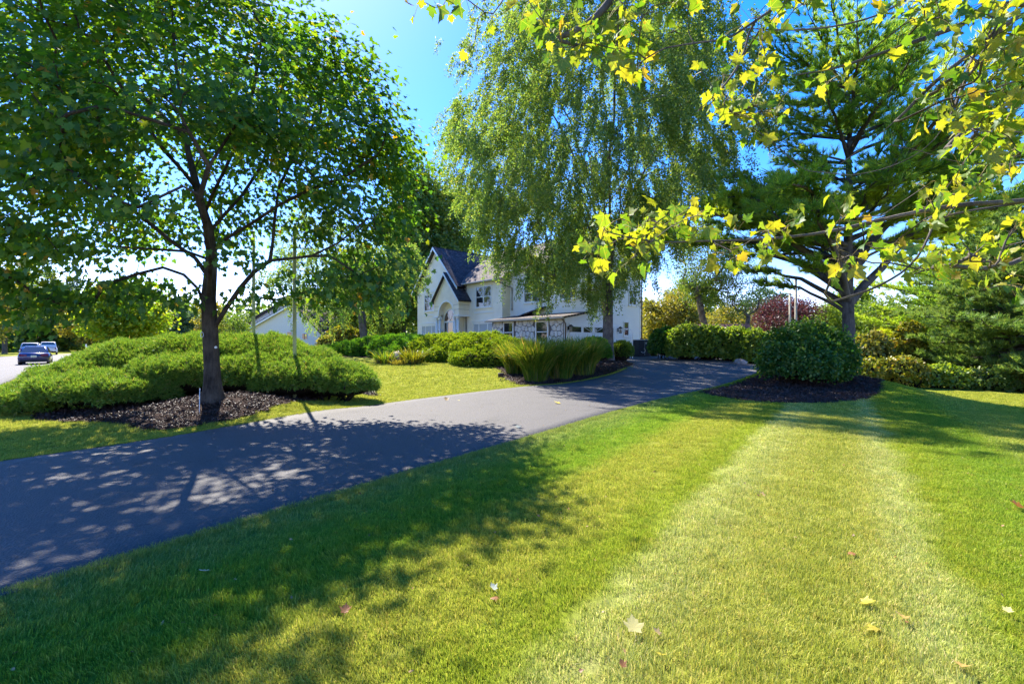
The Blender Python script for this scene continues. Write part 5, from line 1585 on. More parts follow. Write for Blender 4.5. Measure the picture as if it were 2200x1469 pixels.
# ------------------------------------------------------------------ trellis, bin store, fence by the house corner
def hl(q, p, z=0.0):
    """house coordinates to the world"""
    c, s = .734, .679
    return np.array([3.4 + c * q - s * p, 30 + s * q + c * p, HZ + z])
def trellis():
    T = empty('trellis', (at_y(1341, 28.5), 28.5, float(gz(at_y(1341, 28.5), 28.5))), math.radians(6))
    tag(T, 'white twin arched garden trellis beside the garage door', 'trellis')
    w, h = .52, 1.75
    for s in (0, 1):
        x0 = -w + s * w
        for k in range(5):
            if s == 1 and k == 0: continue
            x = x0 + k * w / 4; r_ = .022 if k in (0, 4) else .011
            hh = h - .12 if k in (0, 4) else h - .28
            mb = MB(); mb.box(x - r_, x + r_, -r_, r_, -.05, hh); mb.build('upright', trim_m, T)
        for k in range(8):
            z = .22 + k * .17
            mb = MB(); mb.box(x0 + .02, x0 + w - .02, -.028, -.012, z - .011, z + .011); mb.build('slat', trim_m, T)
        mb = MB(); mb.tube([(x0 + w / 2 - w / 2 * math.cos(a), 0, h - .13 + .16 * math.sin(a)) for a in np.linspace(0, PI, 12)], .016, 6); mb.build('arch', trim_m, T)
trellis()
dark_store = mat_plain('dark_store', (0.025, 0.025, 0.028), .6, .3, noise=.3, nscale=4)
def store():
    x, y = at_y(1378, 30.5), 30.5
    T = empty('storage_box', (x, y, float(gz(x, y))), math.radians(20)); tag(T, 'black outdoor storage box with pale lid edge beside the trellis', 'storage box')
    MB().box(-.42, .42, -.35, .35, -.05, 1.08).build('body', dark_store, T, .02)
    MB().box(-.45, .45, -.38, .38, 1.082, 1.13).build('lid', gutter_m, T, .01)
    MB().box(-.01, .01, -.362, -.352, .1, 1.0).build('door_seam', gutter_m, T)
    MB().box(.06, .10, -.39, -.362, .85, .95).build('latch', trim_m, T)
    mb = MB(); mb.tube([(-.15 + .18 * math.cos(a) * (1 - .1 * t), -.40, .42 + .14 * math.sin(a)) for t, a in zip(np.linspace(0, 1, 20), np.linspace(-2.6, 1.2, 20))], .014, 5)
    o = mb.build('garden_hose', trim_m); o.location = T.location; o.rotation_euler = T.rotation_euler
    tag(o, 'loop of pale garden hose hanging on the black storage box', 'hose')
store()
red_wood = mat_plain('red_wood', (0.24, 0.065, 0.03), .8, .2, noise=.35, nscale=5)
def garden_fence():
    y = 36.0; x0 = at_y(1378, y); z = float(gz(x0, y))
    T = empty('wooden_fence', (x0, y, z)); tag(T, 'reddish wooden picket fence between the house corner and the hedge', 'fence')
    for k in range(9):
        MB().box(k * .19, k * .19 + .10, -.02, .0, .1, 1.05).build('picket', red_wood, T)
    for zz_ in (.25, .9):
        MB().box(-.05, 1.75, .002, .05, zz_, zz_ + .09).build('rail', red_wood, T)
    for k in (0, 1):
        MB().box(-.12 + k * 1.78, -.02 + k * 1.78, -.05, .06, -.1, 1.2).build('post', red_wood, T)
    MB().box(-.1, 1.75, -.04, .06, 1.21, 1.26).build('cap_rail', red_wood, T)
garden_fence()
mat_flag = mat_plain('flagstone', (0.33, 0.28, 0.22), .9, .15, noise=.3, nscale=4)
def steps():
    x, y = at_y(1405, 31.5), 31.5
    T = empty('garden_steps', (x, y, float(gz(x, y)))); tag(T, 'low stone garden steps beside the dark pointed shrub', 'steps')
    for k in range(3):
        MB().box(-.7, .6, k * .35, k * .35 + .6, -.05 + k * .13, .10 + k * .13).build('step', mat_flag, T, .02)
steps()
og(1405, 31.0, 'straw coloured grass plant beside the garden steps', 260, .75, .35, 98, mat=leaf_olive, width=.02, name='grass_plant', cat='plant', group=None, base=.2)
rock(1590, 24.6, 'grey boulder half buried under the clipped hedge', (.35, .25, .2), 9)

# ------------------------------------------------------------------ garden shed roof behind the hedge
def shed():
    x, y = at_y(1535, 36), 36.0
    z = float(gz(x, y)); T = empty('garden_shed', (x, y, z), math.radians(-8)); tag(T, 'garden shed with brown shingle roof behind the clipped hedge', 'shed')
    MB().prism([(-2.2,-1.3,-.8),(-2.2,1.3,-.8),(-2.2,1.3,2.2),(-2.2,0,2.95),(-2.2,-1.3,2.2)], (4.4,0,0)).build('wall', mat_plain('shed_wood', (0.10,0.06,0.045), .85, .2, noise=.3), T)
    slab('roof', [(-2.6,-1.6,2.08),(2.5,-1.6,2.08),(2.5,0,3.02),(-2.6,0,3.02)], .08, shingle_brown, T)
    slab('roof', [(-2.6,1.6,2.08),(2.5,1.6,2.08),(2.5,0,3.02),(-2.6,0,3.02)], .08, shingle_brown, T)
    MB().prism([(2.5,-1.62,1.92),(2.5,0,2.88),(2.5,0,3.04),(2.5,-1.62,2.10)], (.04,0,0)).build('rake_board', metal_black, T)
shed()

# ------------------------------------------------------------------ neighbour's house
def neighbour():
    y = 62.0; x = at_y(610, y); z = float(gz(x, y)) - .2
    T = empty('house', (x, y, z)); tag(T, 'neighbouring white house with long sloping brown roof behind the junipers', 'house', 'houses')
    W = lambda u: at_y(u, y) - x
    Z = lambda v: EYE + (CV - v) / FPX * y - z
    nb_wall = mat_plain('neighbour_siding', (0.70, 0.69, 0.66), .8, .2, noise=.05)
    nb_wall_shade = mat_plain('neighbour_siding_shade', (0.62, 0.65, 0.70), .8, .2, noise=.05)  # bluish shade on the rear block put into its siding colour
    MB().prism([(W(536),0,-.3),(W(536),0,Z(703)),(W(632),0,Z(650)),(W(690),0,Z(712)),(W(690),0,-.3)], (0,7,0)).build('wall', nb_wall, T)
    MB().prism([(W(520),2,-.3),(W(520),2,Z(690)),(W(610),2,Z(636)),(W(680),2,Z(690)),(W(680),2,-.3)], (0,9,0)).build('wall', nb_wall_shade, T)
    slab('roof', [(W(529),-.4,Z(708)),(W(529),7,Z(708)),(W(632),7,Z(649)),(W(632),-.4,Z(649))], .22, shingle_m, T)
    slab('roof', [(W(696),-.4,Z(718)),(W(696),7,Z(718)),(W(632),7,Z(649)),(W(632),-.4,Z(649))], .22, shingle_m, T)
    slab('roof', [(W(512),1.4,Z(692)),(W(512),11,Z(692)),(W(610),11,Z(634)),(W(610),1.4,Z(634))], .22, shingle_tan, T)
    slab('roof', [(W(688),1.4,Z(694)),(W(688),11,Z(694)),(W(610),11,Z(634)),(W(610),1.4,Z(634))], .22, shingle_tan, T)
    MB().prism([(W(529),-.42,Z(710)),(W(632),-.42,Z(651)),(W(632),-.42,Z(655)),(W(529),-.42,Z(714))], (0,-.06,0)).build('rake_board', trim_m, T)
    MB().prism([(W(512),1.38,Z(693)),(W(610),1.38,Z(635)),(W(610),1.38,Z(640)),(W(512),1.38,Z(698))], (0,-.06,0)).build('rake_board', shingle_tan, T)
    for u0, u1 in ((650,654.5),(655.5,660)):
        mb = MB(); mb.box(W(u0)-.06, W(u1)+.06, -.05, -.001, Z(729), Z(716)); o = mb.build('window', trim_m, T)
        MB().box(W(u0), W(u1), -.07, -.051, Z(728), Z(717)).build('pane', glass_m, o)
    mb = MB(); mb.box(W(616), W(628), -.05, -.001, Z(723), Z(712)); o = mb.build('window', trim_m, T)
    MB().box(W(617), W(627), -.08, -.051, Z(722), Z(713)).build('pane', glass_m, o)
    MB().box(W(632), W(633), -.1, -.001, Z(740), Z(712)).build('downspout', metal_black, T)
    mb = MB(); mb.box(W(540), W(551), 1.9, 1.999, Z(702), Z(690)); o = mb.build('window', trim_m, T)
    MB().box(W(541), W(550), 1.87, 1.899, Z(701), Z(691)).build('pane', glass_m, o)
neighbour()

# ------------------------------------------------------------------ slim posts
post_m = mat_plain('pale_post', (0.40, 0.42, 0.22), .8, .2, noise=.2, nscale=3)
post_g = mat_plain('grey_post', (0.42, 0.40, 0.36), .8, .2, noise=.2, nscale=3)
def post(u, y, top_v, label, mat, r=.048, group='slim garden posts'):
    x = at_y(u, y); z = float(gz(x, y)); h = EYE + (CV - top_v) / FPX * y - z
    T = empty('garden_post', (x, y, z)); tag(T, label, 'post', group)
    MB().tube([(0, 0, -.3), (0, 0, h)], [r, r * .9], 10).build('shaft', mat, T)
    mb = MB(); mb.tube([(0, 0, h), (0, 0, h + .03), (0, 0, h + .06)], [r * 1.15, r * 1.1, r * .3], 10); mb.build('cap', mat, T)
    MB().tube([(0, 0, -.05), (0, 0, .06)], [r * 1.6, r * 1.5], 10).build('collar', metal_black, T)
post(545, 13.9, 500, 'slim pale green post rising behind the juniper crest, nearer the maple trunk', post_m)
post(633, 12.1, 490, 'slim pale green post standing in front of the right juniper', post_m)
post(1697, 23.5, 632, 'shorter grey post above the round shrub', post_g, .055)
post(1710, 23.5, 600, 'taller grey post above the round shrub, closest to the pine', post_g, .06)
def stake():
    x, y = at_y(428, 9.3), 9.3; z = float(gz(x, y))
    T = empty('marker_stake', (x, y, z)); tag(T, 'thin white marker stake in the mulch left of the maple trunk', 'stake')
    MB().tube([(0, 0, -.1), (.012, 0, .5)], .007, 6).build('rod', mat_white, T)
    MB().tube([(.012, 0, .5), (.0125, 0, .52)], .010, 6).build('tip', mat_white, T)
stake()
def floodlight():
    p = gp(1076, 818); z = float(gz(*p)); T = empty('garden_floodlight', (p[0], p[1], z), math.radians(35)); tag(T, 'small black floodlight on the lawn beside the ornamental grass', 'floodlight')
    MB().prism([(-.10,-.03,.14),(.10,-.03,.14),(.12,-.06,.30),(-.12,-.06,.30)], (0,.09,.015)).build('housing', metal_black, T, .008)
    MB().prism([(-.085,-.036,.155),(.085,-.036,.155),(.10,-.062,.285),(-.10,-.062,.285)], (0,-.004,0)).build('lens', glass_m, T)
    mb = MB(); mb.tube([(-.11,.02,.22),(-.12,.02,.12),(0,.02,.09),(.12,.02,.12),(.11,.02,.22)], .010, 5); mb.build('bracket', metal_black, T)
    MB().tube([(0,.02,-.1),(0,.02,.09)], .014, 6).build('spike', metal_black, T)
floodlight()

# ------------------------------------------------------------------ vehicles on the street
def car_paint(name, col): return mat_plain(name, col, .25, .5, coat=.6)
tyre_m = mat_plain('tyre', (0.015, 0.015, 0.016), .85, .2); rim_m = mat_plain('rim', (0.45, 0.45, 0.46), .3, .5, metallic=.8)
red_lens = mat_plain('red_lens', (0.22, 0.012, 0.015), .2, .5); plate_m = mat_plain('number_plate', (0.75, 0.72, 0.55), .5, .3)
amber_plate = mat_plain('plate_band', (0.55, 0.45, 0.15), .5, .3)
def loft(secs, mat, name, parent, smooth=True):
    """secs: list of closed rings with equal counts"""
    k = len(secs[0]); V = [p for s in secs for p in s]; F = []
    for i in range(len(secs) - 1):
        for j in range(k):
            F.append((i*k+j, i*k+(j+1)%k, (i+1)*k+(j+1)%k, (i+1)*k+j))
    F.append(tuple(range(k))[::-1]); F.append(tuple((len(secs)-1)*k+j for j in range(k)))
    me = MB().add(V, F, smooth).mesh(name, mat)
    return link(name, me, parent)
def ring(x, hw, z0, z1, r=.10, tuck=.06):
    """body cross-section at length x"""
    return [(x,-hw+tuck,z0),(x,-hw,z0+(z1-z0)*.35),(x,-hw+.01,z0+(z1-z0)*.7),(x,-hw+r,z1),(x,0,z1+.015),(x,hw-r,z1),(x,hw-.01,z0+(z1-z0)*.7),(x,hw,z0+(z1-z0)*.35),(x,hw-tuck,z0),(x,0,z0-.02)]
def wheel(T, x, y, r=.33, w=.22):
    a = MB(); s = 1 if y > 0 else -1
    a.tube([(x, y - s*.0, r), (x, y + s*.02, r), (x, y + s*(w-.03), r), (x, y + s*w, r)], [r*.92, r, r, r*.92], 20)
    o = a.build('wheel', tyre_m, T)
    b = MB(); b.tube([(x, y + s*(w-.02), r), (x, y + s*(w+.012), r)], [r*.64, r*.6], 14); b.build('rim', rim_m, o)
    return o
def car(loc, rz, label, paint, L=4.7, W=1.82, H=1.44, kind='sedan', name='parked_car', group='cars parked along the street'):
    T = empty(name, loc, rz); tag(T, label, 'car' if kind != 'pickup' else 'truck', group)
    h = W / 2; x0, x1 = -L / 2, L / 2       # x0 = rear
    belt = .86 if kind == 'sedan' else 1.0
    g = .20 if kind == 'sedan' else .34
    loft([ring(x0, h*.86, g+.18, belt-.10), ring(x0+.08, h*.95, g+.06, belt+.02), ring(x0+.5, h, g, belt+.06), ring(x0+1.4, h, g, belt+.03), ring(x1-1.5, h, g, belt), ring(x1-.6, h*.98, g, belt-.10), ring(x1-.12, h*.90, g+.05, belt-.22), ring(x1, h*.78, g+.14, belt-.34)], paint, 'body', T)
    if kind == 'sedan': cs = [(x0+.55, .80, belt+.04), (x0+1.25, .70, H-.05), (x0+1.75, .68, H), (x0+2.6, .69, H-.01), (x1-1.95, .72, H-.10), (x1-1.25, .82, belt-.02)]
    elif kind == 'suv': cs = [(x0+.12, .84, belt), (x0+.42, .76, H-.08), (x0+.9, .75, H), (x0+2.4, .74, H), (x0+2.9, .74, H-.08), (x1-1.15, .82, belt-.02)]
    else: cs = [(x0+1.75, .82, belt), (x0+1.95, .76, H-.06), (x0+2.3, .74, H), (x0+3.3, .74, H), (x0+3.6, .75, H-.06), (x1-1.25, .82, belt-.02)]
    def cab(x, k, z, zb): return [(x,-h*.93,zb),(x,-h*k,z-.03),(x,-h*k*.86,z),(x,h*k*.86,z),(x,h*k,z-.03),(x,h*.93,zb)]
    loft([cab(x, k, max(z, belt + .03), belt) for x, k, z in cs], paint, 'roof', T)
    # glazing slightly proud of the cabin shell
    def quad(nm, pts, mat, th=.012):
        P = [Vector(p) for p in pts]; n = (P[1]-P[0]).cross(P[3]-P[0]).normalized()
        c = Vector((cs[2][0] if len(cs) > 2 else 0, 0, belt)); 
        if n.dot(sum(P, Vector())/4 - c) < 0: n = -n
        o = MB(); o.prism([tuple(p + n*.004) for p in P], tuple(n*th)); return o.build(nm, mat, T)
    (xa, ka, za), (xb, kb, zb_) = cs[0], cs[1]
    quad('rear_window', [(xa+.04,-h*.80,belt+.06),(xa+.04,h*.80,belt+.06),(xb,h*kb*.84,zb_),(xb,-h*kb*.84,zb_)], glass_m)
    (xa, ka, za), (xb, kb, zb_) = cs[-1], cs[-2]
    quad('windscreen', [(xa-.06,-h*.80,belt+.04),(xa-.06,h*.80,belt+.04),(xb,h*kb*.84,zb_),(xb,-h*kb*.84,zb_)], glass_m)
    for s in (-1, 1):
        xm = (cs[1][0] + cs[-2][0]) / 2
        quad('side_window', [(cs[0][0]+.45,s*h*.935,belt+.05),(xm-.05,s*h*.935,belt+.05),(xm-.05,s*h*cs[2][1]*1.0,H-.06),(cs[1][0]+.12,s*h*cs[1][1]*1.0,H-.08)], glass_m)
        quad('side_window', [(xm+.05,s*h*.935,belt+.05),(cs[-1][0]-.35,s*h*.935,belt+.05),(cs[-2][0]-.10,s*h*cs[-2][1],H-.10),(xm+.05,s*h*cs[3][1]*1.0,H-.06)], glass_m)
        m = MB(); m.box(x1-1.75, x1-1.60, min(s*h,s*(h+.16)), max(s*h,s*(h+.16)), belt+.02, belt+.16); m.build('mirror', metal_black, T, .02)
        m = MB(); m.prism([(x0-.005,s*h*.42,belt-.20),(x0-.005,s*h*.84,belt-.20),(x0+.06,s*h*.93,belt-.02),(x0+.01,s*h*.42,belt-.08)], (-.03,0,0)); m.build('tail_light', red_lens, T)
        m = MB(); m.box(x0-.02, x0+.02, s*h*.62-.09, s*h*.62+.09, g+.10, g+.15); m.build('reflector', red_lens, T)
        wheel(T, x0+.95, s*(h-.23)); wheel(T, x1-.90, s*(h-.23))
    MB().box(x0-.03, x0+.5, -h*.84, h*.84, g+.02, g+.20).build('rear_bumper', dark_store, T, .03)
    o = MB().box(x0-.045, x0-.012, -.16, .16, belt-.30, belt-.14).build('number_plate', plate_m, T)
    MB().box(x0-.049, x0-.0455, -.12, .12, belt-.245, belt-.19).build('plate_band', amber_plate, o)
    if kind == 'pickup':
        MB().box(x0+.06, x0+1.7, -h*.86, h*.86, belt+.06, belt+.10).build('bed_cover', dark_store, T, .01)
        MB().box(x0-.03, x0+.0, -h*.7, h*.7, belt-.25, belt-.02).build('tailgate', paint, T, .02)
    else:
        m = MB(); m.tube([(x0+1.9,0,H),(x0+1.75,0,H+.10)], [.03,.01], 6); m.build('aerial', metal_black, T)
    return T
navy = car_paint('navy_paint', (0.010, 0.018, 0.10)); silver = car_paint('silver_paint', (0.42, 0.43, 0.45)); whitep = car_paint('white_paint', (0.75, 0.75, 0.74)); blackp = car_paint('black_paint', (0.02, 0.02, 0.022))
SD = math.atan2(street_d[1], street_d[0])
def on_street(along, n):
    p = street_d * along + street_n * (n + max(0, along - 70) ** 2 * .006)
    return (p[0], p[1], float(gz(p[0], p[1])) + .085)
car(on_street(54.0, STREET_IN - 1.25), SD + .02, 'dark blue sedan seen from behind, nearest car on the street', navy)
car((at_y(68,62),62,-.03), SD, 'silver sport utility car just beyond the blue sedan', silver, 4.8, 1.95, 1.75, 'suv')
car((at_y(104,70),70,-.03), SD + .05, 'white pickup truck farther up the street', whitep, 5.6, 2.0, 1.9, 'pickup')
car((at_y(86,86),86,-.03), SD + PI, 'small white hatchback partly hidden behind the blue sedan', whitep, 4.2, 1.75, 1.5, 'suv')
def mailbox():
    p = on_street(78, STREET_IN + .9); T = empty('mailbox', p, SD - PI / 2); tag(T, 'white mailbox on a white post at the verge of the street', 'mailbox')
    MB().box(-.07, .07, -.07, .07, -.2, 1.45).build('post', mat_white, T, .01)
    MB().prism([(.08,-.28,.95),(.30,-.28,.95),(.30,-.28,1.1),(.26,-.28,1.17),(.19,-.28,1.2),(.12,-.28,1.17),(.08,-.28,1.1)], (0,.56,0)).build('box', mat_white, T)
    MB().box(-.05, .32, -.1, .1, .88, .945).build('arm', mat_white, T)
    MB().box(.305, .315, .1, .2, 1.05, 1.12).build('flag', red_lens, T)
mailbox()
# ------------------------------------------------------------------ trees and shrubs in the background
def bg_tree(u, y, top_v, half_u, label, mat, seed, leaf=.26, n_at=70, per=70, low_v=None, name='broadleaf_tree', group=None, trunk=None, shape=1.0, bark=None, trunkpath=None, spread=.55, lean=0.0, cat='tree', dx=0.0, shell=.35):
    x = at_y(u, y); z = float(gz(x, y)); T = empty(name, (x, y, z - .05)); tag(T, label, cat, group)
    H = EYE + (CV - top_v) / FPX * y - z
    R = half_u / FPX * y
    zl = (EYE + (CV - low_v) / FPX * y - z) if low_v is not None else H * .28
    zl = max(zl, .1)
    C = np.array([dx, 0, (H + zl) / 2])
    A = crown_points(n_at, C, (R, R * shape, (H - zl) / 2), None, shell, seed)
    tp = np.array(trunkpath, float) if trunkpath is not None else np.array([(0, 0, -.1), (lean * .3, 0, H * .2), (lean * .6, 0, H * .4), (lean, 0, H * .62), (lean * 1.1, .1, H * .8)])
    ch, dirs = grow([tp], A, step=.7, r_tip=.012, power=2.2, r_base=trunk or max(.06, H * .017))
    wood('trunk', flare(ch, k=1.35), bark or bark_grey, T, 10)
    sp = spread * (R / 4) ** .5
    (V, F), pos, fr = clump_leaves(A, unit(A - C), per, (sp, sp, sp * .6), leaf, ROUND_V if leaf > .2 else OVAL_V, ROUND_F if leaf > .2 else OVAL_F, up=.5, hang=.2)
    mk('crown', V, F, mat, T, kind='stuff')
    return T

def bg_shrub(u, y, top_v, half_u, label, mat, seed, size=.18, dens=90, h=None, group=None, name='shrub', cat='shrub', depth=.8):
    x = at_y(u, y); z = float(gz(x, y)); H = (EYE + (CV - top_v) / FPX * y - z) if h is None else h
    R = half_u / FPX * y
    r = np.random.default_rng(seed)
    lobes = [(x, y, H * .45, R * .8, R * depth * .8, H * .55)]
    for k in range(4):
        a = r.uniform(0, 6.28)
        lobes.append((x + math.cos(a) * R * .5, y + math.sin(a) * R * .45 * depth, H * r.uniform(.3, .5), R * .5, R * .5 * depth, H * r.uniform(.35, .5)))
    return leafy_shrub(label, lobes, seed, mat, size=size, dens=dens, bump=.12, group=group, name=name, cat=cat, layers=(1.0, .88))

TR = 'trees behind the house'
# behind and beside the house
bg_tree(905, 52, 340, 75, 'tall olive tree rising behind the left gable of the house', leaf_mid, 201, leaf=.30, n_at=230, per=140, low_v=700, group=TR, spread=.8)
bg_tree(980, 56, 400, 55, 'loose pale tree behind the ridge of the house', leaf_birch, 202, leaf=.28, n_at=130, per=120, low_v=620, group=TR, spread=.8)
bg_tree(868, 48, 470, 40, 'dark slender tree standing against the left corner of the house', leaf_mid, 203, leaf=.2, n_at=130, per=120, low_v=705, group=TR, trunk=.2, spread=.6)
bg_tree(835, 48, 560, 45, 'dark understorey tree between the leaning birch and the house', leaf_mid, 204, leaf=.24, n_at=120, per=120, low_v=735, group=TR)
bg_tree(720, 70, 600, 60, 'yellow-green tree behind the leaning birch', leaf_olive, 205, leaf=.3, n_at=80, per=80, low_v=735, group=TR)
bg_tree(650, 78, 610, 45, 'hazy birch behind the neighbouring house', leaf_birch, 206, leaf=.3, n_at=60, per=80, low_v=720, group=TR)
bg_shrub(740, 50, 700, 40, 'gold shrub at the foot of the yellow-green tree', leaf_gold, 207, group='background shrubs')
bg_shrub(700, 46, 722, 18, 'grey twiggy shrub beside the neighbouring house', leaf_olive, 208, group='background shrubs')
# street side
ST = 'trees along the street'
bg_tree(268, 34, 612, 72, 'bright lime young maple behind the left juniper', leaf_lime, 211, leaf=.22, n_at=110, per=90, low_v=735, group=ST, spread=.6)
bg_tree(390, 70, 668, 42, 'blue-green conifer-like tree behind the maple trunk', leaf_blue, 212, leaf=.3, n_at=80, per=80, low_v=735, group=ST)
bg_tree(455, 60, 655, 28, 'tawny tree just right of the maple trunk', leaf_olive, 213, leaf=.25, n_at=50, per=70, low_v=735, group=ST)
bg_tree(500, 50, 668, 30, 'small green tree before the neighbouring house', leaf_mid, 214, leaf=.2, n_at=50, per=70, low_v=735, group=ST)
bg_tree(200, 95, 640, 55, 'pale tan tree where the street bends', leaf_olive, 215, leaf=.4, n_at=80, per=80, low_v=745, group=ST)
bg_tree(140, 105, 590, 60, 'dark blue-green tree at the end of the street', leaf_blue, 216, leaf=.4, n_at=110, per=90, low_v=745, group=ST)
bg_tree(75, 100, 560, 55, 'dark tree above the silver car', leaf_mid, 217, leaf=.4, n_at=110, per=90, low_v=748, group=ST)
bg_tree(10, 80, 540, 60, 'yellow-green tree at the picture edge across the street', leaf_mid, 218, leaf=.34, n_at=110, per=90, low_v=735, group=ST)
bg_tree(-40, 64, 560, 60, 'leafy tree across the street, cut by the picture edge', leaf_olive, 219, leaf=.3, n_at=90, per=80, low_v=735, group=ST)
bg_tree(310, 90, 640, 50, 'grey-green tree behind the lime maple', leaf_blue, 220, leaf=.4, n_at=80, per=80, low_v=740, group=ST)
# garden behind the hedge
GB = 'trees beyond the clipped hedge'
bg_tree(1440, 50, 625, 62, 'yellow-green tree behind the corner of the house', leaf_olive, 231, leaf=.22, n_at=130, per=110, low_v=755, group=GB)
bg_tree(1560, 60, 660, 60, 'low golden tree behind the garden shed', leaf_olive, 232, leaf=.25, n_at=90, per=90, low_v=740, group=GB)
tw = [(0, 0, -.1), (-.15, 0, 1.6), (-.35, 0, 3.0), (-.75, 0, 4.2), (-1.0, 0, 5.6)]
bg_tree(1528, 40, 470, 72, 'sparse old fruit tree with leaning trunk behind the hedge', leaf_mid, 233, leaf=.17, n_at=150, per=120, low_v=660, group=GB, trunk=.26, trunkpath=tw, spread=.6, bark=bark_birch)
tw2 = [(0, 0, -.1), (.1, 0, 1.9), (.55, 0, 3.2), (.75, 0, 4.6)]
bg_tree(1588, 38, 560, 50, 'small forked tree with bare twigs right of the garden shed', leaf_mid, 234, leaf=.13, n_at=100, per=34, low_v=690, group=GB, trunk=.17, trunkpath=tw2, bark=bark_birch)
bg_tree(1690, 44, 640, 62, 'purple leaved plum tree behind the grey posts', leaf_purple, 235, leaf=.2, n_at=110, per=90, low_v=735, group=GB)
bg_tree(1775, 46, 650, 45, 'rounded bright green tree left of the pine trunk', leaf_hedge, 236, leaf=.2, n_at=90, per=90, low_v=750, group=GB)
bg_tree(1895, 42, 645, 62, 'dark green broad tree right of the pine trunk', leaf_mid, 237, leaf=.2, n_at=130, per=100, low_v=790, group=GB)
bg_tree(1985, 46, 655, 50, 'green tree left of the pale pine', leaf_mid, 238, leaf=.22, n_at=100, per=90, low_v=790, group=GB)
bg_tree(2090, 52, 560, 75, 'tall green tree behind the pale pine', leaf_mid, 239, leaf=.26, n_at=120, per=90, low_v=780, group=GB)
bg_tree(1640, 70, 620, 60, 'hazy green tree far behind the plum', leaf_blue, 240, leaf=.3, n_at=80, per=80, low_v=740, group=GB)
bg_tree(1490, 78, 600, 55, 'tall green tree far behind the yellow-green one by the house corner', leaf_mid, 241, leaf=.34, n_at=110, per=100, low_v=735, group=GB)
bg_tree(1835, 66, 612, 62, 'tall green tree directly behind the pine trunk', leaf_hedge, 242, leaf=.32, n_at=110, per=100, low_v=740, group=GB)
bg_tree(775, 62, 520, 70, 'full mid green tree behind the leaning birch trunk', leaf_mid, 243, leaf=.32, n_at=130, per=110, low_v=730, group=TR)
SB = 'shrubs at the lower lawn edge'
bg_shrub(1880, 33, 715, 45, 'tall yellow-green shrub at the lawn edge behind the pine', leaf_olive, 251, group=SB)
bg_shrub(1955, 34, 690, 38, 'orange tinted shrub between the lawn edge trees', leaf_gold, 252, group=SB)
bg_shrub(1860, 29, 775, 38, 'low golden shrub beside the pine mulch', leaf_gold, 253, size=.15, dens=120, group=SB)
bg_shrub(1935, 29.5, 768, 55, 'bright yellow bramble thicket on the lower lawn edge', leaf_gold, 254, size=.15, dens=120, group=SB)
bg_shrub(2020, 29.5, 785, 55, 'green and gold bramble below the pale pine', leaf_hedge, 255, size=.15, dens=120, group=SB)
bg_shrub(2110, 29.5, 795, 55, 'low green bramble under the pale pine boughs', leaf_mid, 256, size=.15, dens=120, group=SB)
bg_shrub(2200, 29.5, 790, 50, 'bramble at the picture edge below the pale pine', leaf_olive, 257, size=.15, dens=120, group=SB)

# woods closing the view
def woods():
    r = np.random.default_rng(9)
    P = []
    for a in np.linspace(-1.0, 1.0, 130):
        ang = a * 0.95
        d = 150 + r.uniform(-15, 25)
        x, y = math.sin(ang) * d, math.cos(ang) * d
        h = r.uniform(8, 13)
        n = 90
        t = r.uniform(0, 1, n)
        P.append(np.stack([x + r.normal(0, 3.2, n) * (1.1 - t * .6), y + r.normal(0, 3.0, n), -3 + (h + 3) * t], 1))
    P = np.concatenate(P)
    n = len(P)
    per = 7
    pos = np.repeat(P, per, 0) + r.normal(0, 1.0, (n * per, 3))
    ax_ = unit(r.normal(0, 1, (n * per, 3)))
    U, V, W = frames(ax_, unit(r.normal(0, .6, (n * per, 3)) + [0, -.5, .8]))
    VV, FF = place(ROUND_V, ROUND_F, pos, U, V, W, 1.1 * r.uniform(.6, 1.3, n * per))
    o = mk('distant_woods', VV, FF, leaf_mid); tag(o, 'distant belt of mixed woods closing the horizon', None, None, 'stuff')
woods()
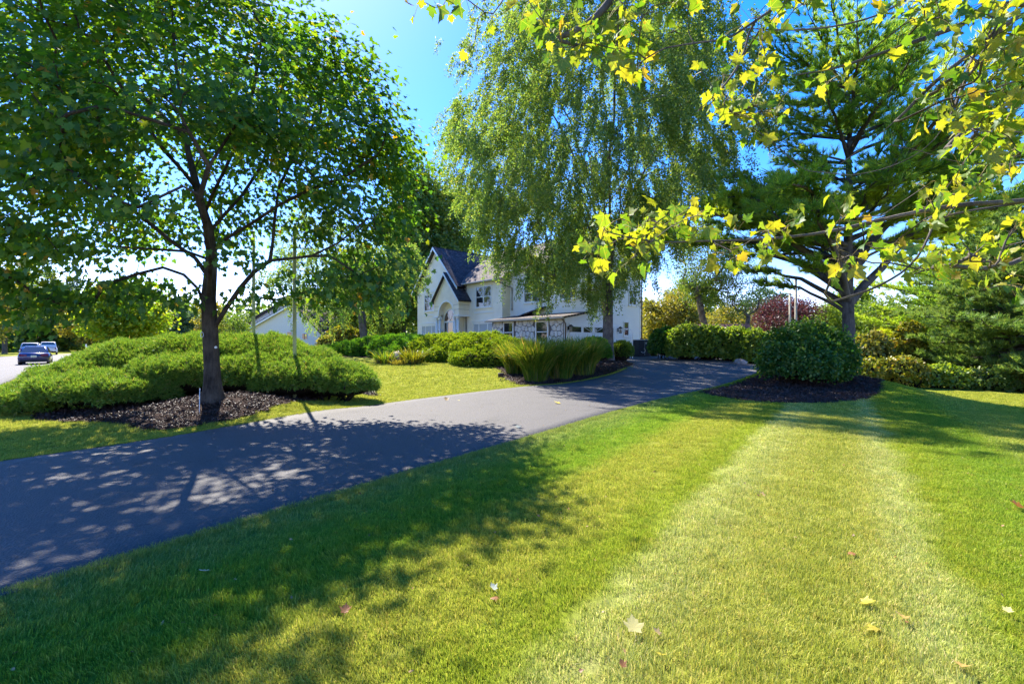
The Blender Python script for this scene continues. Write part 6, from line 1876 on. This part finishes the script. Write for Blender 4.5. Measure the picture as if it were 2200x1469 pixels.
# ------------------------------------------------------------------ the maple whose boughs hang into the picture
def front_maple():
    bx, by = 7.4, 3.0; bz = float(gz(bx, by)) - .03
    T = empty('maple_tree', (bx, by, bz)); tag(T, 'yellow-green maple whose near boughs hang in from above', 'tree', 'maple trees')
    off = np.array([bx, by, bz])
    def L(y, *pts):
        n = len(pts)
        ys = np.linspace(y[0], y[1], n)
        return curve(np.array([px(u, v, yy) - off for (u, v), yy in zip(pts, ys)]), n * 3, 1)
    trunk = np.array([(0, 0, 0), (-.02, 0, .6), (-.05, 0, 1.3), (-.1, .05, 2.0), (-.15, .1, 2.8), (-.1, .1, 3.6), (0, .1, 4.6), (.1, 0, 5.8), (.1, 0, 7.2)])
    S = lambda p: [np.array(p)]
    def from_trunk(z, path):
        s = np.array([np.interp(z, trunk[:, 2], trunk[:, 0]), np.interp(z, trunk[:, 2], trunk[:, 1]), z]); e = path[0]
        m = (s + e) / 2 + [0, 0, .15]
        return np.vstack([[s, s * .6 + m * .4, m, m * .4 + e * .6], path])
    B1 = from_trunk(2.0, L((3.5,2.8), (2330,418),(2200,432),(2050,440),(1900,470),(1780,500),(1640,515),(1520,518),(1400,522),(1310,500)))
    B3 = from_trunk(2.8, L((3.4,2.9), (2330,-20),(2250,15),(2167,43),(2091,110),(2000,181),(1929,257),(1865,308),(1805,353)))
    B6 = from_trunk(3.4, L((3.6,3.1), (2300,-250),(2120,-120),(1990,-40),(1919,19),(1862,43),(1786,60),(1700,67),(1600,62)))
    B10 = from_trunk(4.2, L((3.6,2.7), (2100,-330),(1800,-210),(1500,-110),(1250,-55),(1120,-30),(1035,4)))
    limbs = [B1, B3, B6, B10,
        L((3.6,3.3), (2220,432),(2048,458),(2005,477),(1991,520),(1958,572),(1881,620),(1786,648)),
        L((3.3,3.1), (2167,43),(2115,110),(2105,200),(2110,229),(2077,276),(2030,320)),
        L((3.3,2.9), (2095,108),(2067,190),(2039,257),(1996,315),(1929,355),(1834,379),(1786,372),(1724,367),(1681,324)),
        L((3.4,3.0), (2250,15),(2143,5),(2072,52),(1977,86),(1881,119),(1795,148),(1705,162)),
        L((3.2,2.9), (1990,-40),(1800,-30),(1690,0),(1614,52),(1562,86),(1500,92),(1430,104)),
        L((3.1,2.9), (1614,52),(1595,128),(1557,186),(1500,238)),
        L((3.1,2.9), (1500,-110),(1400,-60),(1320,-10),(1280,40),(1230,70),(1180,90)),
        L((3.6,3.3), (2330,470),(2260,520),(2200,558),(2120,581),(2024,567),(1960,590)),
        L((3.5,3.2), (2330,345),(2200,353),(2120,355),(2048,348),(1977,324),(1915,312)),
        L((3.4,3.2), (2330,270),(2200,286),(2153,281),(2080,300),(2020,330)),
        L((3.4,3.2), (2330,160),(2200,170),(2130,190),(2090,230))]
    C = [(960,22,60,22,9),(1025,95,6,5,1),(1072,40,14,22,2),(1180,30,45,30,14),(1245,90,65,38,26),(1330,50,60,45,20),(1310,108,25,15,6),(1390,150,30,28,9),(1455,20,55,30,12),(1535,160,28,26,7),(1560,232,50,38,14),(1620,90,50,50,18),
         (1605,222,55,38,18),(1640,272,45,38,14),(1705,30,60,40,16),(1780,180,30,20,6),(1990,40,80,40,26),(2100,60,90,60,30),(2125,160,75,70,40),(2150,250,60,60,34),(2020,215,60,45,22),(2060,290,50,38,16),(2170,330,50,38,18),(2100,392,70,32,20),(2035,425,60,25,12),
         (2170,90,50,60,18),(2190,200,30,80,18),(1330,508,90,22,26),(1440,488,70,26,22),(1370,560,45,36,12),(1285,540,40,22,9),(1600,535,60,36,16),(1660,503,40,18,8),(1820,478,45,16,9),(1850,560,60,36,13),(1960,560,70,38,18),(2085,560,80,38,24),(2150,605,55,36,16),
         (2010,478,60,28,9),(1560,560,40,30,8),(2180,520,40,40,12),(1460,470,40,15,7)]
    r = np.random.default_rng(17)
    A, nl = [], []
    for u, v, su, sv, n in C:
        n = max(1, int(n * 1.4)); k = max(1, round(n / 3.0))
        for i in range(k):
            uu, vv = u + r.uniform(-1, 1) * su, v + r.uniform(-1, 1) * sv * .8 - 12
            if vv > 640: vv = 640
            A.append(px(uu, vv, r.uniform(2.7, 3.25)) - off); nl.append(max(1, int(round(n / k))))
    n_vis = len(A)
    # the rest of the crown, above and outside the picture
    K = crown_points(110, (.4, -.4, 5.6), (3.6, 3.6, 2.6), 3.6, .4, 6, lambda p: (p[1] + by) < .55 * abs(p[0] + bx) or (p[2] + bz - EYE) > .95 * (p[1] + by))
    A = np.vstack([np.array(A), K]); nl += [26] * len(K)
    ch, dirs = grow([trunk] + limbs, A, step=.12, r_tip=.0032, power=2.45, r_base=.17, up=.1)
    ch = [(P, r_, m_) if m_ else (P, np.minimum(r_, .0045 + .019 * np.clip((P[:, 0] + bx - .6) / 3.6, 0, 1) ** 1.2), m_) for P, r_, m_ in ch]
    wood('trunk', flare(ch, k=1.4), bark_grey, T, 12)
    pos, ax_, nr, sz = [], [], [], []
    pet = MB()
    for i, (a, n) in enumerate(zip(A, nl)):
        for k in range(n):
            d = unit(dirs[i] * .5 + r.normal(0, .8, 3) + [0, 0, -.05]); ln = r.uniform(.05, .13) if i < n_vis else r.uniform(.05, .35)
            p = a + d * ln
            if i < n_vis and i % 1 == 0: pet.tube([a, a + d * ln * .6 + [0, 0, .008], p], .0014, 3, cap=False)
            pos.append(p); ax_.append(unit(d * .55 + np.array([0, .35, -.65]) + r.normal(0, .4, 3)))
            nr.append(unit(np.array([-.25, .45, .55]) + r.normal(0, .55, 3))); sz.append(r.uniform(.036, .092))
    pet.build('petioles', mat_plain('petiole', (0.22, 0.16, 0.03), .6, .3), T)['kind'] = 'stuff'
    pos = np.array(pos); sz = np.array(sz)
    U, V, W = frames(np.array(ax_), np.array(nr))
    w = pos + off
    n_leaf = len(pos)
    uu = CU + w[:, 0] / np.maximum(w[:, 1], .1) * FPX; vv = CV - (w[:, 2] - EYE) / np.maximum(w[:, 1], .1) * FPX
    vis = (w[:, 1] > .5) & (uu > -20) & (uu < 2220) & (vv > -20) & (vv < 1480)
    key = np.where(vis, np.linalg.norm(w - [0, 0, EYE], axis=1) / sz, 1e9)
    near = np.argsort(key)[:300]; isn = np.zeros(n_leaf, bool); isn[near] = True
    vars_ = [maple_detailed(c, f, 400 + i) for i, (c, f) in enumerate(((.35,.35),(.6,.45),(.2,.65),(.5,-.25),(.85,.35)))]
    meshes = [raw_mesh('leaf', v, f, leaf_front) for v, f in vars_]
    for q, i in enumerate(near):
        o = link('leaf', meshes[q % 5], T)
        M = Matrix(((U[i][0], V[i][0], W[i][0], 0), (U[i][1], V[i][1], W[i][1], 0), (U[i][2], V[i][2], W[i][2], 0), (0, 0, 0, 1)))
        o.matrix_basis = Matrix.Translation(pos[i]) @ M @ Matrix.Scale(sz[i], 4)
    rest = np.where(~isn)[0]
    parts = []
    for k in range(5):
        s = rest[k::5]; v, f = vars_[k]
        parts.append(place(v, f, pos[s], U[s], V[s], W[s], sz[s]))
    Vv, Ff = join(parts)
    mk('crown', Vv, Ff, leaf_front_mass, T, kind='stuff')
front_maple()

# ------------------------------------------------------------------ fallen leaves, each lying where it fell
pale = mat_leaf('fallen_pale', [(0, (0.50, 0.45, 0.18)), (1, (0.50, 0.45, 0.18))], trans=.4, tgain=(1.4,1.3,.9), gloss=.02); brown = mat_leaf('fallen_brown', [(0, (0.26, 0.12, 0.05)), (1, (0.26, 0.12, 0.05))], trans=.4, tgain=(1.4,1.3,.9), gloss=.02); tan = mat_leaf('fallen_tan', [(0, (0.42, 0.31, 0.15)), (1, (0.42, 0.31, 0.15))], trans=.4, tgain=(1.4,1.3,.9), gloss=.02); yel = mat_leaf('fallen_yellow', [(0, (0.38, 0.32, 0.04)), (1, (0.38, 0.32, 0.04))], trans=.4, tgain=(1.4,1.3,.9), gloss=.02); gry = mat_leaf('fallen_grey', [(0, (0.50, 0.52, 0.42)), (1, (0.50, 0.52, 0.42))], trans=.4, tgain=(1.4,1.3,.9), gloss=.02)
_fv = [maple_detailed(c, f, 500 + i) for i, (c, f) in enumerate(((-.25,.15),(-.5,.35),(.4,-.3)))]
def fallen(u, v, mat, s, label, k=0, tilt=.25, rz=0.0, lift=.045, up=False):
    p = gp(u, v); z = float(gz(*p)) + lift
    V, F = _fv[k]
    o = mk('fallen_leaf', V - [0, .4, 0], F, mat); o.location = (p[0], p[1], z); o.scale = (s, s, s)
    o.rotation_euler = (.32 if up else tilt, .1, rz); tag(o, label, 'leaf', 'fallen maple leaves')
    if up: o.location.z += s * .35
    m = MB(); m.tube([(0, -.38, 0), (.02, -.7, -.05), (0, -1.0, -.12)], .018, 4); st_ = m.build('stalk', mat, o)
fallen(1360, 1372, pale, .085, 'pale yellow maple leaf standing upright in the near grass', 0, up=True)
fallen(1059, 1278, gry, .045, 'small greyish leaf lying above a pink-brown one on the near lawn', 1, rz=.8)
fallen(1062, 1296, brown, .045, 'small pink-brown leaf below a greyish one on the near lawn', 2, rz=2.0)
fallen(1410, 1378, tan, .04, 'curled tan leaf beside the upright pale leaf', 1, rz=1.0)
fallen(1420, 1428, yel, .04, 'small yellow leaf below the upright pale leaf', 0, rz=2.6)
fallen(1336, 1449, brown, .035, 'small reddish leaf at the bottom of the lawn', 1, rz=.4)
fallen(1865, 1310, yel, .07, 'large yellow leaf on the pale mown track', 0, rz=4.0)
fallen(1938, 1345, tan, .055, 'curled orange-tan leaf at the edge of the pale mown track', 1, rz=1.9)
fallen(1878, 1362, yel, .06, 'yellow leaf just below the large yellow one', 2, rz=.3)
fallen(2065, 1455, tan, .06, 'long tan leaf near the bottom corner of the lawn', 1, rz=2.2)
fallen(2166, 1327, pale, .04, 'pale leaf near the picture edge on green grass', 0, rz=5.0)
fallen(2180, 1096, brown, .10, 'reddish brown leaf at the picture edge on the mid lawn', 1, rz=1.0)
fallen(1830, 1198, brown, .05, 'small brown leaf in the middle of the pale mown track', 2, rz=3.0)
fallen(1196, 869, pale, .16, 'pale leaf lying alone on the sunlit driveway', 0, rz=2.0)
fallen(958, 862, tan, .13, 'tan leaf on the driveway near the far grass edge', 1, rz=.5)
fallen(985, 862, pale, .11, 'second pale leaf on the driveway near the far grass edge', 2, rz=1.5)
fallen(1112, 922, gry, .09, 'small pale scrap of leaf at the near side of the driveway', 0, rz=.3)
fallen(1636, 1072, tan, .06, 'pale curled leaf on the bright mown track', 1, rz=.9)
fallen(437, 1241, gry, .06, 'pale leaf in the shaded grass beside the driveway', 0, rz=2.9)
fallen(742, 1328, brown, .05, 'brown leaf in the shaded near grass', 1, rz=.2)
